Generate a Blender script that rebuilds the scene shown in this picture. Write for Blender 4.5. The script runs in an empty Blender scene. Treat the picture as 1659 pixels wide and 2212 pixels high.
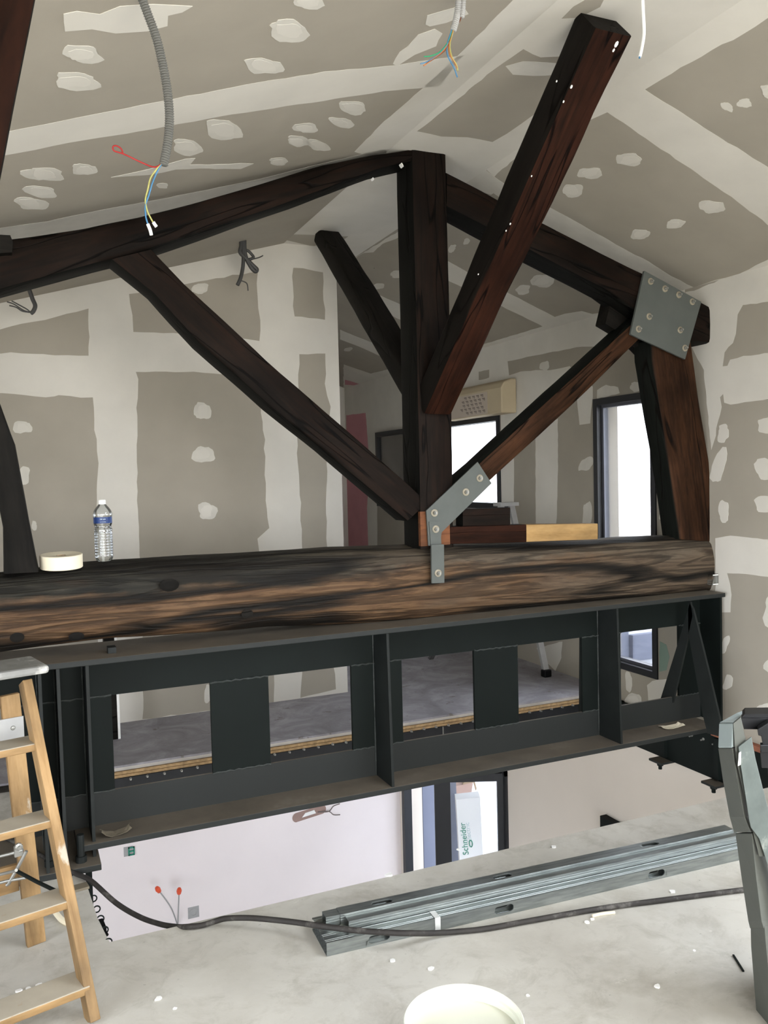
import bpy, bmesh, math, random
import numpy as np
from mathutils import Vector, Matrix, noise

# ------------------------------------------------------------------ camera, light, exposure
W, H, F = 1659.0, 2212.0, 1820.7
EYE = np.array([0.0, 0.0, 1.704])
R = np.array([[0.91531, 0.04091, -0.40068], [-0.40196, 0.03079, -0.91514], [-0.02510, 0.99869, 0.04463]])
_x = R[0] / np.linalg.norm(R[0]); _y = R[1] - _x * R[1].dot(_x); _y /= np.linalg.norm(_y); _z = np.cross(_x, _y)
R = np.stack([_x, _y, _z])
scene = bpy.context.scene
cam_data = bpy.data.cameras.new('camera'); cam = bpy.data.objects.new('camera', cam_data)
scene.collection.objects.link(cam)
cam_data.sensor_fit = 'VERTICAL'; cam_data.sensor_height = 36.0; cam_data.lens = 36.0 * F / H
cam_data.clip_start = 0.02
M4 = Matrix.Identity(4)
for i in range(3):
    for j in range(3): M4[i][j] = float(R[i][j])
    M4[i][3] = float(EYE[i])
cam.matrix_world = M4
scene.camera = cam
scene.view_settings.view_transform = 'Standard'
scene.view_settings.look = 'None'
scene.view_settings.exposure = 0.79
scene.view_settings.gamma = 1.0
scene.view_settings.use_curve_mapping = False
scene.cycles.use_denoising = True
scene.cycles.max_bounces = 8
scene.cycles.diffuse_bounces = 5

world = bpy.data.worlds.new('world'); scene.world = world; world.use_nodes = True
bg = world.node_tree.nodes['Background']
bg.inputs[0].default_value = (0.87, 0.92, 1.0, 1); bg.inputs[1].default_value = 7.0

def area(name, loc, rot, sx, sy, power, col):
    l = bpy.data.lights.new(name, 'AREA'); l.shape = 'RECTANGLE'; l.size = sx; l.size_y = sy
    l.energy = power; l.color = col
    o = bpy.data.objects.new(name, l); scene.collection.objects.link(o)
    o.location = loc; o.rotation_euler = rot
    return o
PI = math.pi
# daylight entering through the openings: the sky itself does it, portals guide the sampling
def portal(*a):
    o = area(*a, 1.0, (1, 1, 1)); o.data.cycles.is_portal = True; return o
portal('portal_far_side_window', (4.27, 4.87, 1.23), (0, PI/2, 0), 2.0, 0.67)
portal('portal_corridor_window', (4.27, 7.3, 1.79), (0, PI/2, 0), 0.86, 1.5)
portal('portal_near_side_window', (4.27, .6, 1.45), (0, PI/2, 0), 1.9, 3.0)
portal('portal_added_roof_opening', (3.15, 0.1, 3.26), (0, math.atan(.361), 0), 1.25, 2.6)  # unseen roof opening, added to brighten the near floor
portal('portal_added_left_opening', (-2.52, .25, 1.05), (0, -PI/2, 0), 1.7, 4.3)  # unseen left opening, added to throw light on the right wall
# unseen lamp added in the rear window opening, tinted to warm the near room
area('added_rear_lamp', (0.9, -2.82, 1.5), (PI/2, 0, 0), 3.4, 2.1, 92, (1.0, 0.91, 0.72))
portal('portal_added_lower_front', (1.2, -2.82, -1.72), (PI/2, 0, 0), 5.2, 2.65)  # unseen lower front opening, added to light the lower storey
portal('portal_added_lower_left', (-2.52, 4.65, -1.7), (0, -PI/2, 0), 1.4, 3.3)  # unseen lower left opening, added to light the lower right wall
portal('portal_lower_door', (4.4, 7.87, -2.22), (0, PI/2, 0), 2.25, 2.37)

# ------------------------------------------------------------------ helpers
def ray(x, y): return R @ np.array([(x - W/2)/F, -(y - H/2)/F, -1.0])
def PY(x, y, Y): r = ray(x, y); return EYE + r * (Y / r[1])
def PX(x, y, X): r = ray(x, y); return EYE + r * (X / r[0])
def PZ(x, y, Z): r = ray(x, y); return EYE + r * ((Z - EYE[2]) / r[2])
def PD(x, y, t): return EYE + ray(x, y) * t
def PL(x, y, p0, n):
    r = ray(x, y); p0 = np.array(p0); n = np.array(n)
    return EYE + r * ((p0 - EYE).dot(n) / r.dot(n))

COL = scene.collection
class MB:
    def __init__(s): s.v = []; s.f = []
    def add(s, vs, fs):
        b = len(s.v); s.v += [tuple(map(float, p)) for p in vs]; s.f += [[b+i for i in f] for f in fs]
    def box(s, lo, hi):
        x0,y0,z0 = lo; x1,y1,z1 = hi
        s.add([(x0,y0,z0),(x1,y0,z0),(x1,y1,z0),(x0,y1,z0),(x0,y0,z1),(x1,y0,z1),(x1,y1,z1),(x0,y1,z1)],
              [(0,3,2,1),(4,5,6,7),(0,1,5,4),(1,2,6,5),(2,3,7,6),(3,0,4,7)])
    def prism(s, poly, ext):
        poly = [np.array(p, float) for p in poly]; e = np.array(ext, float); n = len(poly)
        s.add(poly + [p+e for p in poly], [tuple(range(n)), tuple(range(2*n-1, n-1, -1))] +
              [(i, i+n, (i+1) % n + n, (i+1) % n) for i in range(n)])
    def hexa(s, a, b):
        """box between two quads a,b (4 points each)"""
        s.add(list(a)+list(b), [(0,1,2,3),(7,6,5,4)] + [(i, i+4, (i+1)%4+4, (i+1)%4) for i in range(4)])
    def bar(s, p0, p1, u, w, d):
        """rectangular bar p0->p1; u = width direction"""
        p0=np.array(p0,float); p1=np.array(p1,float); a=(p1-p0)/np.linalg.norm(p1-p0)
        u=np.array(u,float); u-=a*u.dot(a); u/=np.linalg.norm(u); v=np.cross(a,u)
        q=lambda p:[p+u*w/2*i+v*d/2*j for i,j in((-1,-1),(1,-1),(1,1),(-1,1))]
        s.hexa(q(p0), q(p1))
    def tube(s, pts, r, n=8, cap=True):
        pts = [np.array(p, float) for p in pts]; m = len(pts)
        rs = r if hasattr(r, '__len__') else [r]*m
        rings = []; u = None
        for i in range(m):
            a = pts[min(i+1, m-1)] - pts[max(i-1, 0)]; L = np.linalg.norm(a); a = a/L if L > 1e-9 else np.array([0,0,1.])
            if u is None:
                u = np.cross(a, [0,0,1.]);
                if np.linalg.norm(u) < .1: u = np.cross(a, [1.,0,0])
            u = u - a*u.dot(a); u /= np.linalg.norm(u); w = np.cross(a, u)
            rings.append([pts[i] + rs[i]*(math.cos(2*PI*k/n)*u + math.sin(2*PI*k/n)*w) for k in range(n)])
        fs = [(i*n+k, i*n+(k+1)%n, (i+1)*n+(k+1)%n, (i+1)*n+k) for i in range(m-1) for k in range(n)]
        if cap: fs += [tuple(range(n-1,-1,-1)), tuple(range((m-1)*n, m*n))]
        s.add([p for rr in rings for p in rr], fs)
    def lathe(s, prof, c=(0,0,0), n=32, ax=None):
        """prof list of (r,h) around axis ax (default z) at c"""
        c = np.array(c, float); ax = np.array(ax if ax is not None else (0,0,1.), float); ax /= np.linalg.norm(ax)
        u = np.cross(ax, [0,0,1.]);
        if np.linalg.norm(u) < .1: u = np.array([1.,0,0])
        u /= np.linalg.norm(u); w = np.cross(ax, u); m = len(prof)
        vs = [c + ax*h + r*(math.cos(2*PI*k/n)*u + math.sin(2*PI*k/n)*w) for r,h in prof for k in range(n)]
        fs = [(i*n+k, i*n+(k+1)%n, (i+1)*n+(k+1)%n, (i+1)*n+k) for i in range(m-1) for k in range(n)]
        if prof[0][0] > 1e-4: fs.append(tuple(range(n-1,-1,-1)))
        if prof[-1][0] > 1e-4: fs.append(tuple(range((m-1)*n, m*n)))
        s.add(vs, fs)
    def build(s, name, mat, parent=None, smooth=False, origin=None):
        me = bpy.data.meshes.new(name)
        v = s.v
        if origin is not None and parent is None:
            v = [tuple(np.array(p)-np.array(origin)) for p in v]
        me.from_pydata(v, [], s.f); me.update()
        bm = bmesh.new(); bm.from_mesh(me); bmesh.ops.recalc_face_normals(bm, faces=bm.faces); bm.to_mesh(me); bm.free()
        me.materials.append(mat)
        if smooth:
            me.polygons.foreach_set('use_smooth', [True]*len(me.polygons))
            try: me.set_sharp_from_angle(angle=math.radians(smooth if smooth is not True else 40))
            except Exception: pass
        o = bpy.data.objects.new(name, me); COL.objects.link(o)
        if origin is not None and parent is None: o.location = origin
        if parent is not None:
            o.parent = parent
            o.matrix_parent_inverse = Matrix.Translation(-parent_origin(parent))
        return o
def parent_origin(p):
    v = Vector((0,0,0))
    q = p
    while q is not None:
        v = v + q.location
        if q.parent is not None:
            v = v + q.matrix_parent_inverse.translation
        q = q.parent
    return v
def tag(o, label=None, cat=None, group=None, kind=None):
    if label: o['label'] = label
    if cat: o['category'] = cat
    if group: o['group'] = group
    if kind: o['kind'] = kind
    return o
def thing(name, label, cat, loc, group=None):
    o = bpy.data.objects.new(name, None); COL.objects.link(o); o.location = [float(c) for c in loc]
    o.empty_display_size = .1
    return tag(o, label, cat, group)
def struct(o): o['kind'] = 'structure'; return o
def bevel(o, w, seg=2):
    m = o.modifiers.new('bevel', 'BEVEL'); m.width = w; m.segments = seg; m.limit_method = 'ANGLE'; m.angle_limit = math.radians(35)
    return o
def spline(pts, n=8):
    pts = [np.array(p, float) for p in pts]; out = []
    for i in range(len(pts)-1):
        p0 = pts[max(i-1,0)]; p1 = pts[i]; p2 = pts[i+1]; p3 = pts[min(i+2, len(pts)-1)]
        for k in range(n):
            t = k/n
            out.append(.5*((2*p1)+(-p0+p2)*t+(2*p0-5*p1+4*p2-p3)*t*t+(-p0+3*p1-3*p2+p3)*t**3))
    out.append(pts[-1]); return out

# ------------------------------------------------------------------ materials
def lin(r, g, b):
    f = lambda c: (c/255/12.92) if c/255 <= .04045 else ((c/255+.055)/1.055)**2.4
    return (f(r), f(g), f(b), 1)
def new_mat(name):
    m = bpy.data.materials.new(name); m.use_nodes = True; nt = m.node_tree
    return m, nt, nt.nodes['Principled BSDF']
def N(nt, typ, **kw):
    n = nt.nodes.new(typ)
    for k, v in kw.items():
        if k.startswith('i_'): n.inputs[int(k[2:])].default_value = v
        else: setattr(n, k, v)
    return n
def tex_noise(nt, vec, scale, detail=4, rough=.55, dist=0):
    n = N(nt, 'ShaderNodeTexNoise'); n.inputs['Scale'].default_value = scale; n.inputs['Detail'].default_value = detail
    n.inputs['Roughness'].default_value = rough; n.inputs['Distortion'].default_value = dist
    nt.links.new(vec, n.inputs['Vector']); return n.outputs['Fac']
def ramp(nt, fac, stops):
    r = N(nt, 'ShaderNodeValToRGB'); cr = r.color_ramp
    cr.elements[0].position = stops[0][0]; cr.elements[0].color = stops[0][1]
    cr.elements[1].position = stops[-1][0]; cr.elements[1].color = stops[-1][1]
    for p, c in stops[1:-1]:
        e = cr.elements.new(p); e.color = c
    nt.links.new(fac, r.inputs['Fac']); return r.outputs['Color']
def mixc(nt, fac, a, b, blend='MIX'):
    m = N(nt, 'ShaderNodeMix', data_type='RGBA', blend_type=blend)
    for s, v in ((m.inputs[0], fac), (m.inputs[6], a), (m.inputs[7], b)):
        if hasattr(v, 'links') or isinstance(v, bpy.types.NodeSocket): nt.links.new(v, s)
        else: s.default_value = v
    return m.outputs[2]
def coords(nt, kind='Object', scale=(1,1,1)):
    t = N(nt, 'ShaderNodeTexCoord'); mp = N(nt, 'ShaderNodeMapping'); mp.inputs['Scale'].default_value = scale
    nt.links.new(t.outputs[kind], mp.inputs['Vector']); return mp.outputs['Vector']
def bump(nt, p, height, strength=.3, dist=.01):
    b = N(nt, 'ShaderNodeBump'); b.inputs['Strength'].default_value = strength; b.inputs['Distance'].default_value = dist
    nt.links.new(height, b.inputs['Height']); nt.links.new(b.outputs['Normal'], p.inputs['Normal'])
def c4(c, k=1.0): return (c[0]*k, c[1]*k, c[2]*k, 1)
def noisy(name, col, var=.15, scale=6, rough=.7, metal=0.0, bstr=0.1, bscale=40, spec=.3, stain=None, stain_scale=2.5, stain_at=(.55,.7)):
    m, nt, p = new_mat(name); v = coords(nt)
    a = tex_noise(nt, v, scale, 5)
    c = ramp(nt, a, [(.3, c4(col, 1-var)), (.7, c4(col, 1+var))])
    if stain:
        s = tex_noise(nt, v, stain_scale, 8, .65)
        f = ramp(nt, s, [(stain_at[0], (0,0,0,1)), (stain_at[1], (1,1,1,1))])
        c = mixc(nt, f, c, stain)
    nt.links.new(c, p.inputs['Base Color'])
    p.inputs['Roughness'].default_value = rough; p.inputs['Metallic'].default_value = metal
    p.inputs['Specular IOR Level'].default_value = spec
    if bstr: bump(nt, p, tex_noise(nt, v, bscale, 4), bstr, .004)
    return m
def plain(name, col, rough=.5, metal=0, spec=.4):
    return noisy(name, col, .06, 12, rough, metal, 0, 1, spec)

M = {}
M['board'] = noisy('plasterboard_card', (.352, .322, .272), .05, 3, .85, bstr=.03, bscale=60, spec=.15)
M['plaster'] = noisy('joint_compound', (.635, .61, .555), .045, 3.5, .8, bstr=.06, bscale=14, spec=.2)
M['plaster_thin'] = noisy('joint_compound_thin', (.60, .578, .525), .06, 9, .8, bstr=.06, bscale=20, spec=.2)
M['white_wall'] = noisy('white_primer', (.82, .755, .75), .02, 2, .75, bstr=.02, spec=.2)
M['pink_board'] = noisy('fire_rated_board', (.55, .265, .295), .06, 4, .85, bstr=.02, spec=.15)
M['green_board'] = noisy('moisture_board', (.22, .30, .25), .06, 4, .85, bstr=.02, spec=.15)
M['steel'] = noisy('painted_steel', (.0050, .0078, .0070), .14, 5, .65, bstr=.06, bscale=60, spec=.15)
M['gusset'] = noisy('grey_primed_plate', (.085, .094, .088), .07, 8, .5, bstr=.03, bscale=80)
M['weld'] = noisy('weld_bead', (.035, .04, .038), .3, 60, .5, bstr=.5, bscale=120)
M['bolt'] = noisy('zinc_bolt', (.30, .30, .28), .1, 30, .4, .6, 0)
M['washer'] = noisy('zinc_washer', (.31, .28, .215), .15, 30, .5, .3, 0)
M['frame'] = noisy('anthracite_frame', (.022, .023, .026), .05, 10, .4, bstr=0)
M['black'] = noisy('black_plastic', (.0055, .0055, .006), .1, 10, .45, bstr=0, spec=.2)
M['rubber'] = noisy('dusty_black_rubber', (.030, .027, .025), .3, 14, .65, bstr=.1, stain=(.20,.19,.175,1), stain_scale=7, stain_at=(.52,.75))
M['slab_edge'] = noisy('concrete_edge', (.20, .18, .15), .2, 8, .9, bstr=.4, bscale=25, spec=.1)
M['osb'] = noisy('particle_board', (.40, .27, .14), .3, 40, .8, bstr=.3, bscale=90)
M['screed'] = noisy('floor_topping', (.55, .52, .48), .1, 10, .85, bstr=.1)
M['brick'] = noisy('red_brick', (.22, .085, .05), .2, 20, .85, bstr=.2)
M['tape'] = noisy('paper_tape', (.78, .71, .55), .03, 12, .8, bstr=0)
M['card'] = noisy('cardboard', (.42, .31, .20), .06, 12, .8, bstr=0)
M['bluelabel'] = noisy('blue_label', (.012, .036, .14), .2, 60, .4, bstr=0)
M['cap'] = noisy('white_cap', (.82, .82, .80), .02, 10, .4, bstr=0)
M['bucket'] = noisy('cream_plastic', (.66, .67, .575), .02, 6, .3, bstr=0, spec=.4)
M['conduit'] = noisy('grey_conduit', (.125, .125, .115), .06, 20, .5, bstr=0)
M['conduit_light'] = noisy('pale_conduit', (.36, .36, .355), .05, 20, .5, bstr=0)
M['white_cable'] = plain('white_cable_sheath', (.85, .86, .86), .4)
for nm, c in (('red',(.33,.02,.02)),('blue',(.06,.20,.38)),('yellow',(.42,.40,.13)),('orange',(.42,.16,.05)),('brown',(.16,.06,.03)),('capred',(.75,.10,.04)),('capblue',(.02,.10,.45)),('green',(.02,.33,.14)),('greenprint',(.01,.25,.16)),('dust',(.17,.145,.105)),('darkgrey',(.06,.06,.06)),('paleprint',(.55,.68,.70)),('pinkbrown',(.30,.20,.17))):
    M[nm] = plain('tint_'+nm, c, .5)
M['outside'] = noisy('outside_render', (.21, .23, .30), .04, 2, .9, bstr=0, spec=.1)
M['outside_dark'] = noisy('outside_grey', (.09, .095, .115), .04, 2, .9, bstr=0, spec=.1)
M['outside_white'] = noisy('outside_white', (.48, .50, .54), .03, 2, .9, bstr=0, spec=.1)
M['boxwhite'] = noisy('white_carton', (.90, .92, .93), .02, 2, .8, bstr=0)
M['print'] = plain('grey_print', (.16, .13, .12), .8)
M['beigebox'] = noisy('beige_carton', (.50, .42, .29), .05, 5, .8, bstr=0)
M['label_sheet'] = noisy('label_sheet', (.50, .43, .36), .03, 6, .8, bstr=0)

def wood(name, dark, mid, light, sc=1.0, grain=14, rough=.6, bstr=.5, grey=None, spec=.25, grey_at=(.5,.68), crack=True, side_shade=None, face=None):
    """grain runs along local X"""
    m, nt, p = new_mat(name)
    v1 = coords(nt, 'Object', (1.2*sc, grain*sc, grain*sc)); v2 = coords(nt, 'Object', (1.3*sc, 3.2*sc, 3.2*sc))
    v3 = coords(nt, 'Object', (.8*sc, 8*sc, 8*sc))
    g = tex_noise(nt, v1, 2.0, 8, .65, 1.2)
    c = ramp(nt, g, [(.28, c4(dark)), (.5, c4(mid)), (.75, c4(light))])
    b = tex_noise(nt, v2, 1.6, 5, .6)
    bb = ramp(nt, b, [(.35, (.45,.45,.45,1)), (.65, (1.25,1.25,1.25,1))])
    c = mixc(nt, 1.0, c, bb, 'MULTIPLY')
    if grey:
        s = tex_noise(nt, v2, 2.4, 7, .65)
        f = ramp(nt, s, [(grey_at[0], (0,0,0,1)), (grey_at[1], (.85,.85,.85,1))])
        c = mixc(nt, f, c, grey)
    if side_shade:  # faces off the front painted darker: their shade put into the colour
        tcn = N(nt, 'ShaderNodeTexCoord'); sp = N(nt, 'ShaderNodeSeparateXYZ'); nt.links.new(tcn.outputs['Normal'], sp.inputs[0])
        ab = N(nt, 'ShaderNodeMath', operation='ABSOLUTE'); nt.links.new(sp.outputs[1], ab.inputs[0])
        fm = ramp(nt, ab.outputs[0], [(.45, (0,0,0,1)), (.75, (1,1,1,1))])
        sc_ = ramp(nt, g, [(.28, c4(side_shade, .6)), (.7, c4(side_shade, 1.5))])
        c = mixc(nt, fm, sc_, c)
    if crack:
        k = tex_noise(nt, v3, .55, 3, .5, .4)
        sb = N(nt, 'ShaderNodeMath', operation='SUBTRACT'); nt.links.new(k, sb.inputs[0]); sb.inputs[1].default_value = .52
        abk = N(nt, 'ShaderNodeMath', operation='ABSOLUTE'); nt.links.new(sb.outputs[0], abk.inputs[0])
        kf = ramp(nt, abk.outputs[0], [(.002, (0,0,0,1)), (.008, (1,1,1,1))])
        c = mixc(nt, kf, c4(dark, .25), c)
        bump(nt, p, kf, bstr*.6, .01)
    else:
        bump(nt, p, g, bstr*.4, .003)
    nt.links.new(c, p.inputs['Base Color']); p.inputs['Roughness'].default_value = rough
    p.inputs['Specular IOR Level'].default_value = spec
    return m
M['wood'] = wood('dark_stained_oak', (.004,.0034,.0028), (.0095,.0062,.0047), (.0165,.0080,.0052), bstr=.5, spec=.06, side_shade=(.0055,.0055,.0048))
M['wood_red'] = wood('reddish_stained_oak', (.006,.0035,.0026), (.019,.0072,.0043), (.032,.011,.006), bstr=.4, spec=.05, side_shade=(.0075,.0062,.0052))
M['wood_orange'] = wood('orange_brown_oak', (.009,.0055,.0038), (.032,.0145,.0075), (.055,.024,.011), bstr=.4, spec=.06, side_shade=(.0065,.0075,.0062))
M['wood_black'] = wood('blackened_oak', (.005,.0048,.004), (.009,.008,.0068), (.014,.0115,.0095), bstr=.5, spec=.07)
M['wood_pine'] = wood('ladder_pine', (.215,.125,.05), (.285,.178,.08), (.34,.22,.105), 1.0, 16, .55, .15, grey=(.42,.38,.31,1), grey_at=(.66,.71), crack=False)
M['wood_pine_raw'] = wood('raw_pine', (.24,.14,.05), (.31,.19,.075), (.36,.235,.10), 1.0, 14, .6, .15, crack=False)
M['tread'] = noisy('dusty_tread', (.36, .325, .26), .1, 8, .75, bstr=.15, bscale=30, stain=(.30,.18,.08,1), stain_scale=5, stain_at=(.62,.68))
M['splat'] = noisy('splattered_board', (.20, .20, .19), .25, 8, .6, bstr=.2, bscale=30, stain=(.62,.61,.57,1), stain_scale=5, stain_at=(.5,.62))

def tie_material():
    m, nt, p = new_mat('weathered_oak_log')
    tc = N(nt, 'ShaderNodeTexCoord')
    def mp(s):
        q = N(nt, 'ShaderNodeMapping'); q.inputs['Scale'].default_value = s
        nt.links.new(tc.outputs['Object'], q.inputs['Vector']); return q.outputs['Vector']
    v1 = mp((1.0, 11, 11)); v2 = mp((1.1, 3.4, 3.4)); v3 = mp((.75, 8, 8)); v4 = mp((2.2, 9, 9))
    g = tex_noise(nt, v1, 2.2, 9, .68, 1.6)
    brown = ramp(nt, g, [(.25, (.022,.012,.006,1)), (.42, (.078,.043,.022,1)), (.58, (.125,.072,.037,1)), (.8, (.15,.10,.060,1))])
    grey = ramp(nt, g, [(.25, (.032,.025,.018,1)), (.5, (.085,.066,.047,1)), (.8, (.14,.115,.083,1))])
    dark = ramp(nt, g, [(.3, (.008,.0075,.006,1)), (.55, (.022,.020,.015,1)), (.85, (.075,.068,.052,1))])
    sep = N(nt, 'ShaderNodeSeparateXYZ'); nt.links.new(tc.outputs['Object'], sep.inputs[0])
    big = tex_noise(nt, v2, 1.5, 6, .6)
    # weathered grey film over the right half and along the crown of the log
    def madd(a, mul, add):
        n = N(nt, 'ShaderNodeMath', operation='MULTIPLY_ADD'); nt.links.new(a, n.inputs[0]); n.inputs[1].default_value = mul; n.inputs[2].default_value = add; return n.outputs[0]
    def add2(a, b, op='ADD'):
        n = N(nt, 'ShaderNodeMath', operation=op); nt.links.new(a, n.inputs[0]); nt.links.new(b, n.inputs[1]); return n.outputs[0]
    rf = add2(madd(sep.outputs[0], .30, -.72), madd(big, 1.1, -.2))
    rfc = ramp(nt, rf, [(.38, (0,0,0,1)), (.70, (.75,.75,.75,1))])
    c = mixc(nt, rfc, brown, grey)
    tf = add2(madd(sep.outputs[2], 4.2, -.08), madd(big, 1.2, -.58))
    tfc = ramp(nt, tf, [(.28, (0,0,0,1)), (.50, (1,1,1,1))])
    rt = madd(sep.outputs[0], .5, -.75)
    rtc = ramp(nt, rt, [(.0, (0,0,0,1)), (.5, (1,1,1,1))])
    crown = mixc(nt, rtc, dark, grey)
    c = mixc(nt, tfc, c, crown)
    st = tex_noise(nt, v4, 1.4, 5, .6)
    sf = ramp(nt, st, [(.57, (0,0,0,1)), (.72, (.8,.8,.8,1))])
    c = mixc(nt, sf, c, (.022,.013,.008,1))
    k = tex_noise(nt, v3, .5, 3, .5, .6)
    ab1 = add2(madd(k, 1, -.52), madd(k, 1, -.52), 'MULTIPLY'); kf = ramp(nt, ab1, [(.000006, (0,0,0,1)), (.00006, (1,1,1,1))])
    c = mixc(nt, kf, (.006,.0045,.003,1), c)
    k2 = tex_noise(nt, mp((.9, 15, 15)), .9, 4, .55, 1.0); ab2 = add2(madd(k2, 1, -.5), madd(k2, 1, -.5), 'MULTIPLY')
    kf2 = ramp(nt, ab2, [(.00001, (.45,.45,.45,1)), (.00022, (1,1,1,1))]); c = mixc(nt, 1.0, c, kf2, 'MULTIPLY')
    kf = mixc(nt, .5, kf, kf2)
    nt.links.new(c, p.inputs['Base Color']); p.inputs['Roughness'].default_value = .68
    p.inputs['Specular IOR Level'].default_value = .22
    hh = add2(kf, madd(g, .35, 0)); bump(nt, p, hh, .7, .014)
    return m
M['tie'] = tie_material()

def dusty_steel():
    m, nt, p = new_mat('dusty_flange')
    v = coords(nt); a = tex_noise(nt, v, 4, 8, .65)
    geo = N(nt, 'ShaderNodeNewGeometry'); sp = N(nt, 'ShaderNodeSeparateXYZ'); nt.links.new(geo.outputs['Normal'], sp.inputs[0])
    up = ramp(nt, sp.outputs[2], [(.55, (0,0,0,1)), (.8, (1,1,1,1))])
    dust = ramp(nt, a, [(.3, (.085,.072,.055,1)), (.6, (.125,.105,.08,1)), (.8, (.19,.17,.14,1))])
    c = mixc(nt, up, (.0075,.0098,.0092,1), dust)
    nt.links.new(c, p.inputs['Base Color']); p.inputs['Roughness'].default_value = .7
    return m
M['flange'] = dusty_steel()
M['steel_edge'] = noisy('worn_painted_steel', (.011, .0135, .0130), .2, 9, .6, bstr=.06, bscale=60, spec=.25)
M['channel'] = noisy('blue_grey_channel', (.010, .0115, .0145), .25, 7, .5, bstr=.05, bscale=50, spec=.3)

def concrete():
    m, nt, p = new_mat('dusty_concrete')
    v = coords(nt)
    a = tex_noise(nt, v, 1.3, 9, .62); b = tex_noise(nt, v, 7, 8, .7, .6); d = tex_noise(nt, v, 55, 3, .6)
    c = ramp(nt, a, [(.3, (.40,.38,.335,1)), (.5, (.50,.485,.44,1)), (.7, (.57,.555,.51,1))])
    f = ramp(nt, b, [(.52, (0,0,0,1)), (.72, (.5,.5,.5,1))])
    c = mixc(nt, f, c, (.285,.265,.22,1))
    f2 = ramp(nt, tex_noise(nt, v, 2.6, 9, .7, .4), [(.5, (0,0,0,1)), (.66, (.55,.55,.55,1))])
    c = mixc(nt, f2, c, (.33,.305,.255,1))
    w = ramp(nt, tex_noise(nt, v, 11, 6, .7, .3), [(.66, (0,0,0,1)), (.72, (.8,.8,.8,1))])
    c = mixc(nt, w, c, (.62,.60,.55,1))
    s = ramp(nt, d, [(.24, (.55,.55,.55,1)), (.31, (1,1,1,1))])
    c = mixc(nt, .8, c, s, 'MULTIPLY')
    nt.links.new(c, p.inputs['Base Color']); p.inputs['Roughness'].default_value = .8; p.inputs['Specular IOR Level'].default_value = .2
    bump(nt, p, b, .12, .006)
    return m
M['concrete'] = concrete()
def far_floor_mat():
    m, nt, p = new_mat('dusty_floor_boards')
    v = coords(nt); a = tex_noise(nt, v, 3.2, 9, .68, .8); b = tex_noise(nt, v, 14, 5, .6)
    c = ramp(nt, a, [(.3, (.195,.185,.20,1)), (.5, (.285,.275,.30,1)), (.68, (.41,.405,.44,1))])  # blue-lilac cast of the window light put into the floor colour
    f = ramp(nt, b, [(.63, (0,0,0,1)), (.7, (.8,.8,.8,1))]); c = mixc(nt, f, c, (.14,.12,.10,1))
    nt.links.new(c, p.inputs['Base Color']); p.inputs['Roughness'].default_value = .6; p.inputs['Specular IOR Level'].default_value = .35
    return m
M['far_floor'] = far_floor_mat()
def galv():
    m, nt, p = new_mat('galvanised_sheet')
    v = coords(nt, 'Object', (1, 9, 9)); a = tex_noise(nt, v, 9, 4)
    c = ramp(nt, a, [(.3, (.24,.265,.262,1)), (.7, (.40,.43,.425,1))]); nt.links.new(c, p.inputs['Base Color'])
    p.inputs['Metallic'].default_value = .85; p.inputs['Roughness'].default_value = .33
    return m
M['galv'] = galv()
M['rail_grey'] = noisy('scuffed_grey_paint', (.078, .082, .071), .06, 6, .6, bstr=.05, bscale=50, stain=(.05,.05,.045,1), stain_scale=6, stain_at=(.66,.74))
M['rail_blue'] = noisy('pale_blue_grey_paint', (.30, .35, .345), .05, 10, .45, bstr=.04, bscale=50)
M['rail_plate'] = noisy('chipped_plate', (.085, .10, .093), .25, 9, .55, bstr=.15, bscale=30, stain=(.24,.25,.225,1), stain_scale=9, stain_at=(.55,.66))
def glass_mat(name, tint=(1,1,1), gl=.08):
    m = bpy.data.materials.new(name); m.use_nodes = True; nt = m.node_tree; nt.nodes.clear()
    out = N(nt, 'ShaderNodeOutputMaterial'); t = N(nt, 'ShaderNodeBsdfTransparent'); g = N(nt, 'ShaderNodeBsdfGlossy')
    t.inputs[0].default_value = (*tint, 1); g.inputs['Roughness'].default_value = .03
    mx = N(nt, 'ShaderNodeMixShader'); lw = N(nt, 'ShaderNodeLayerWeight'); lw.inputs[0].default_value = .25
    mt = N(nt, 'ShaderNodeMath', operation='MULTIPLY_ADD'); nt.links.new(lw.outputs['Fresnel'], mt.inputs[0]); mt.inputs[1].default_value = .8; mt.inputs[2].default_value = gl*.3
    nt.links.new(mt.outputs[0], mx.inputs[0]); nt.links.new(t.outputs[0], mx.inputs[1]); nt.links.new(g.outputs[0], mx.inputs[2])
    nt.links.new(mx.outputs[0], out.inputs[0]); return m
M['glass'] = glass_mat('window_glass')
M['pet'] = glass_mat('clear_plastic', (.93,.95,.96), .2)
def water_mat():
    m, nt, p = new_mat('still_water'); p.inputs['Transmission Weight'].default_value = 1; p.inputs['IOR'].default_value = 1.33
    p.inputs['Roughness'].default_value = .02; p.inputs['Base Color'].default_value = (.97,.99,1,1); return m

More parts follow.
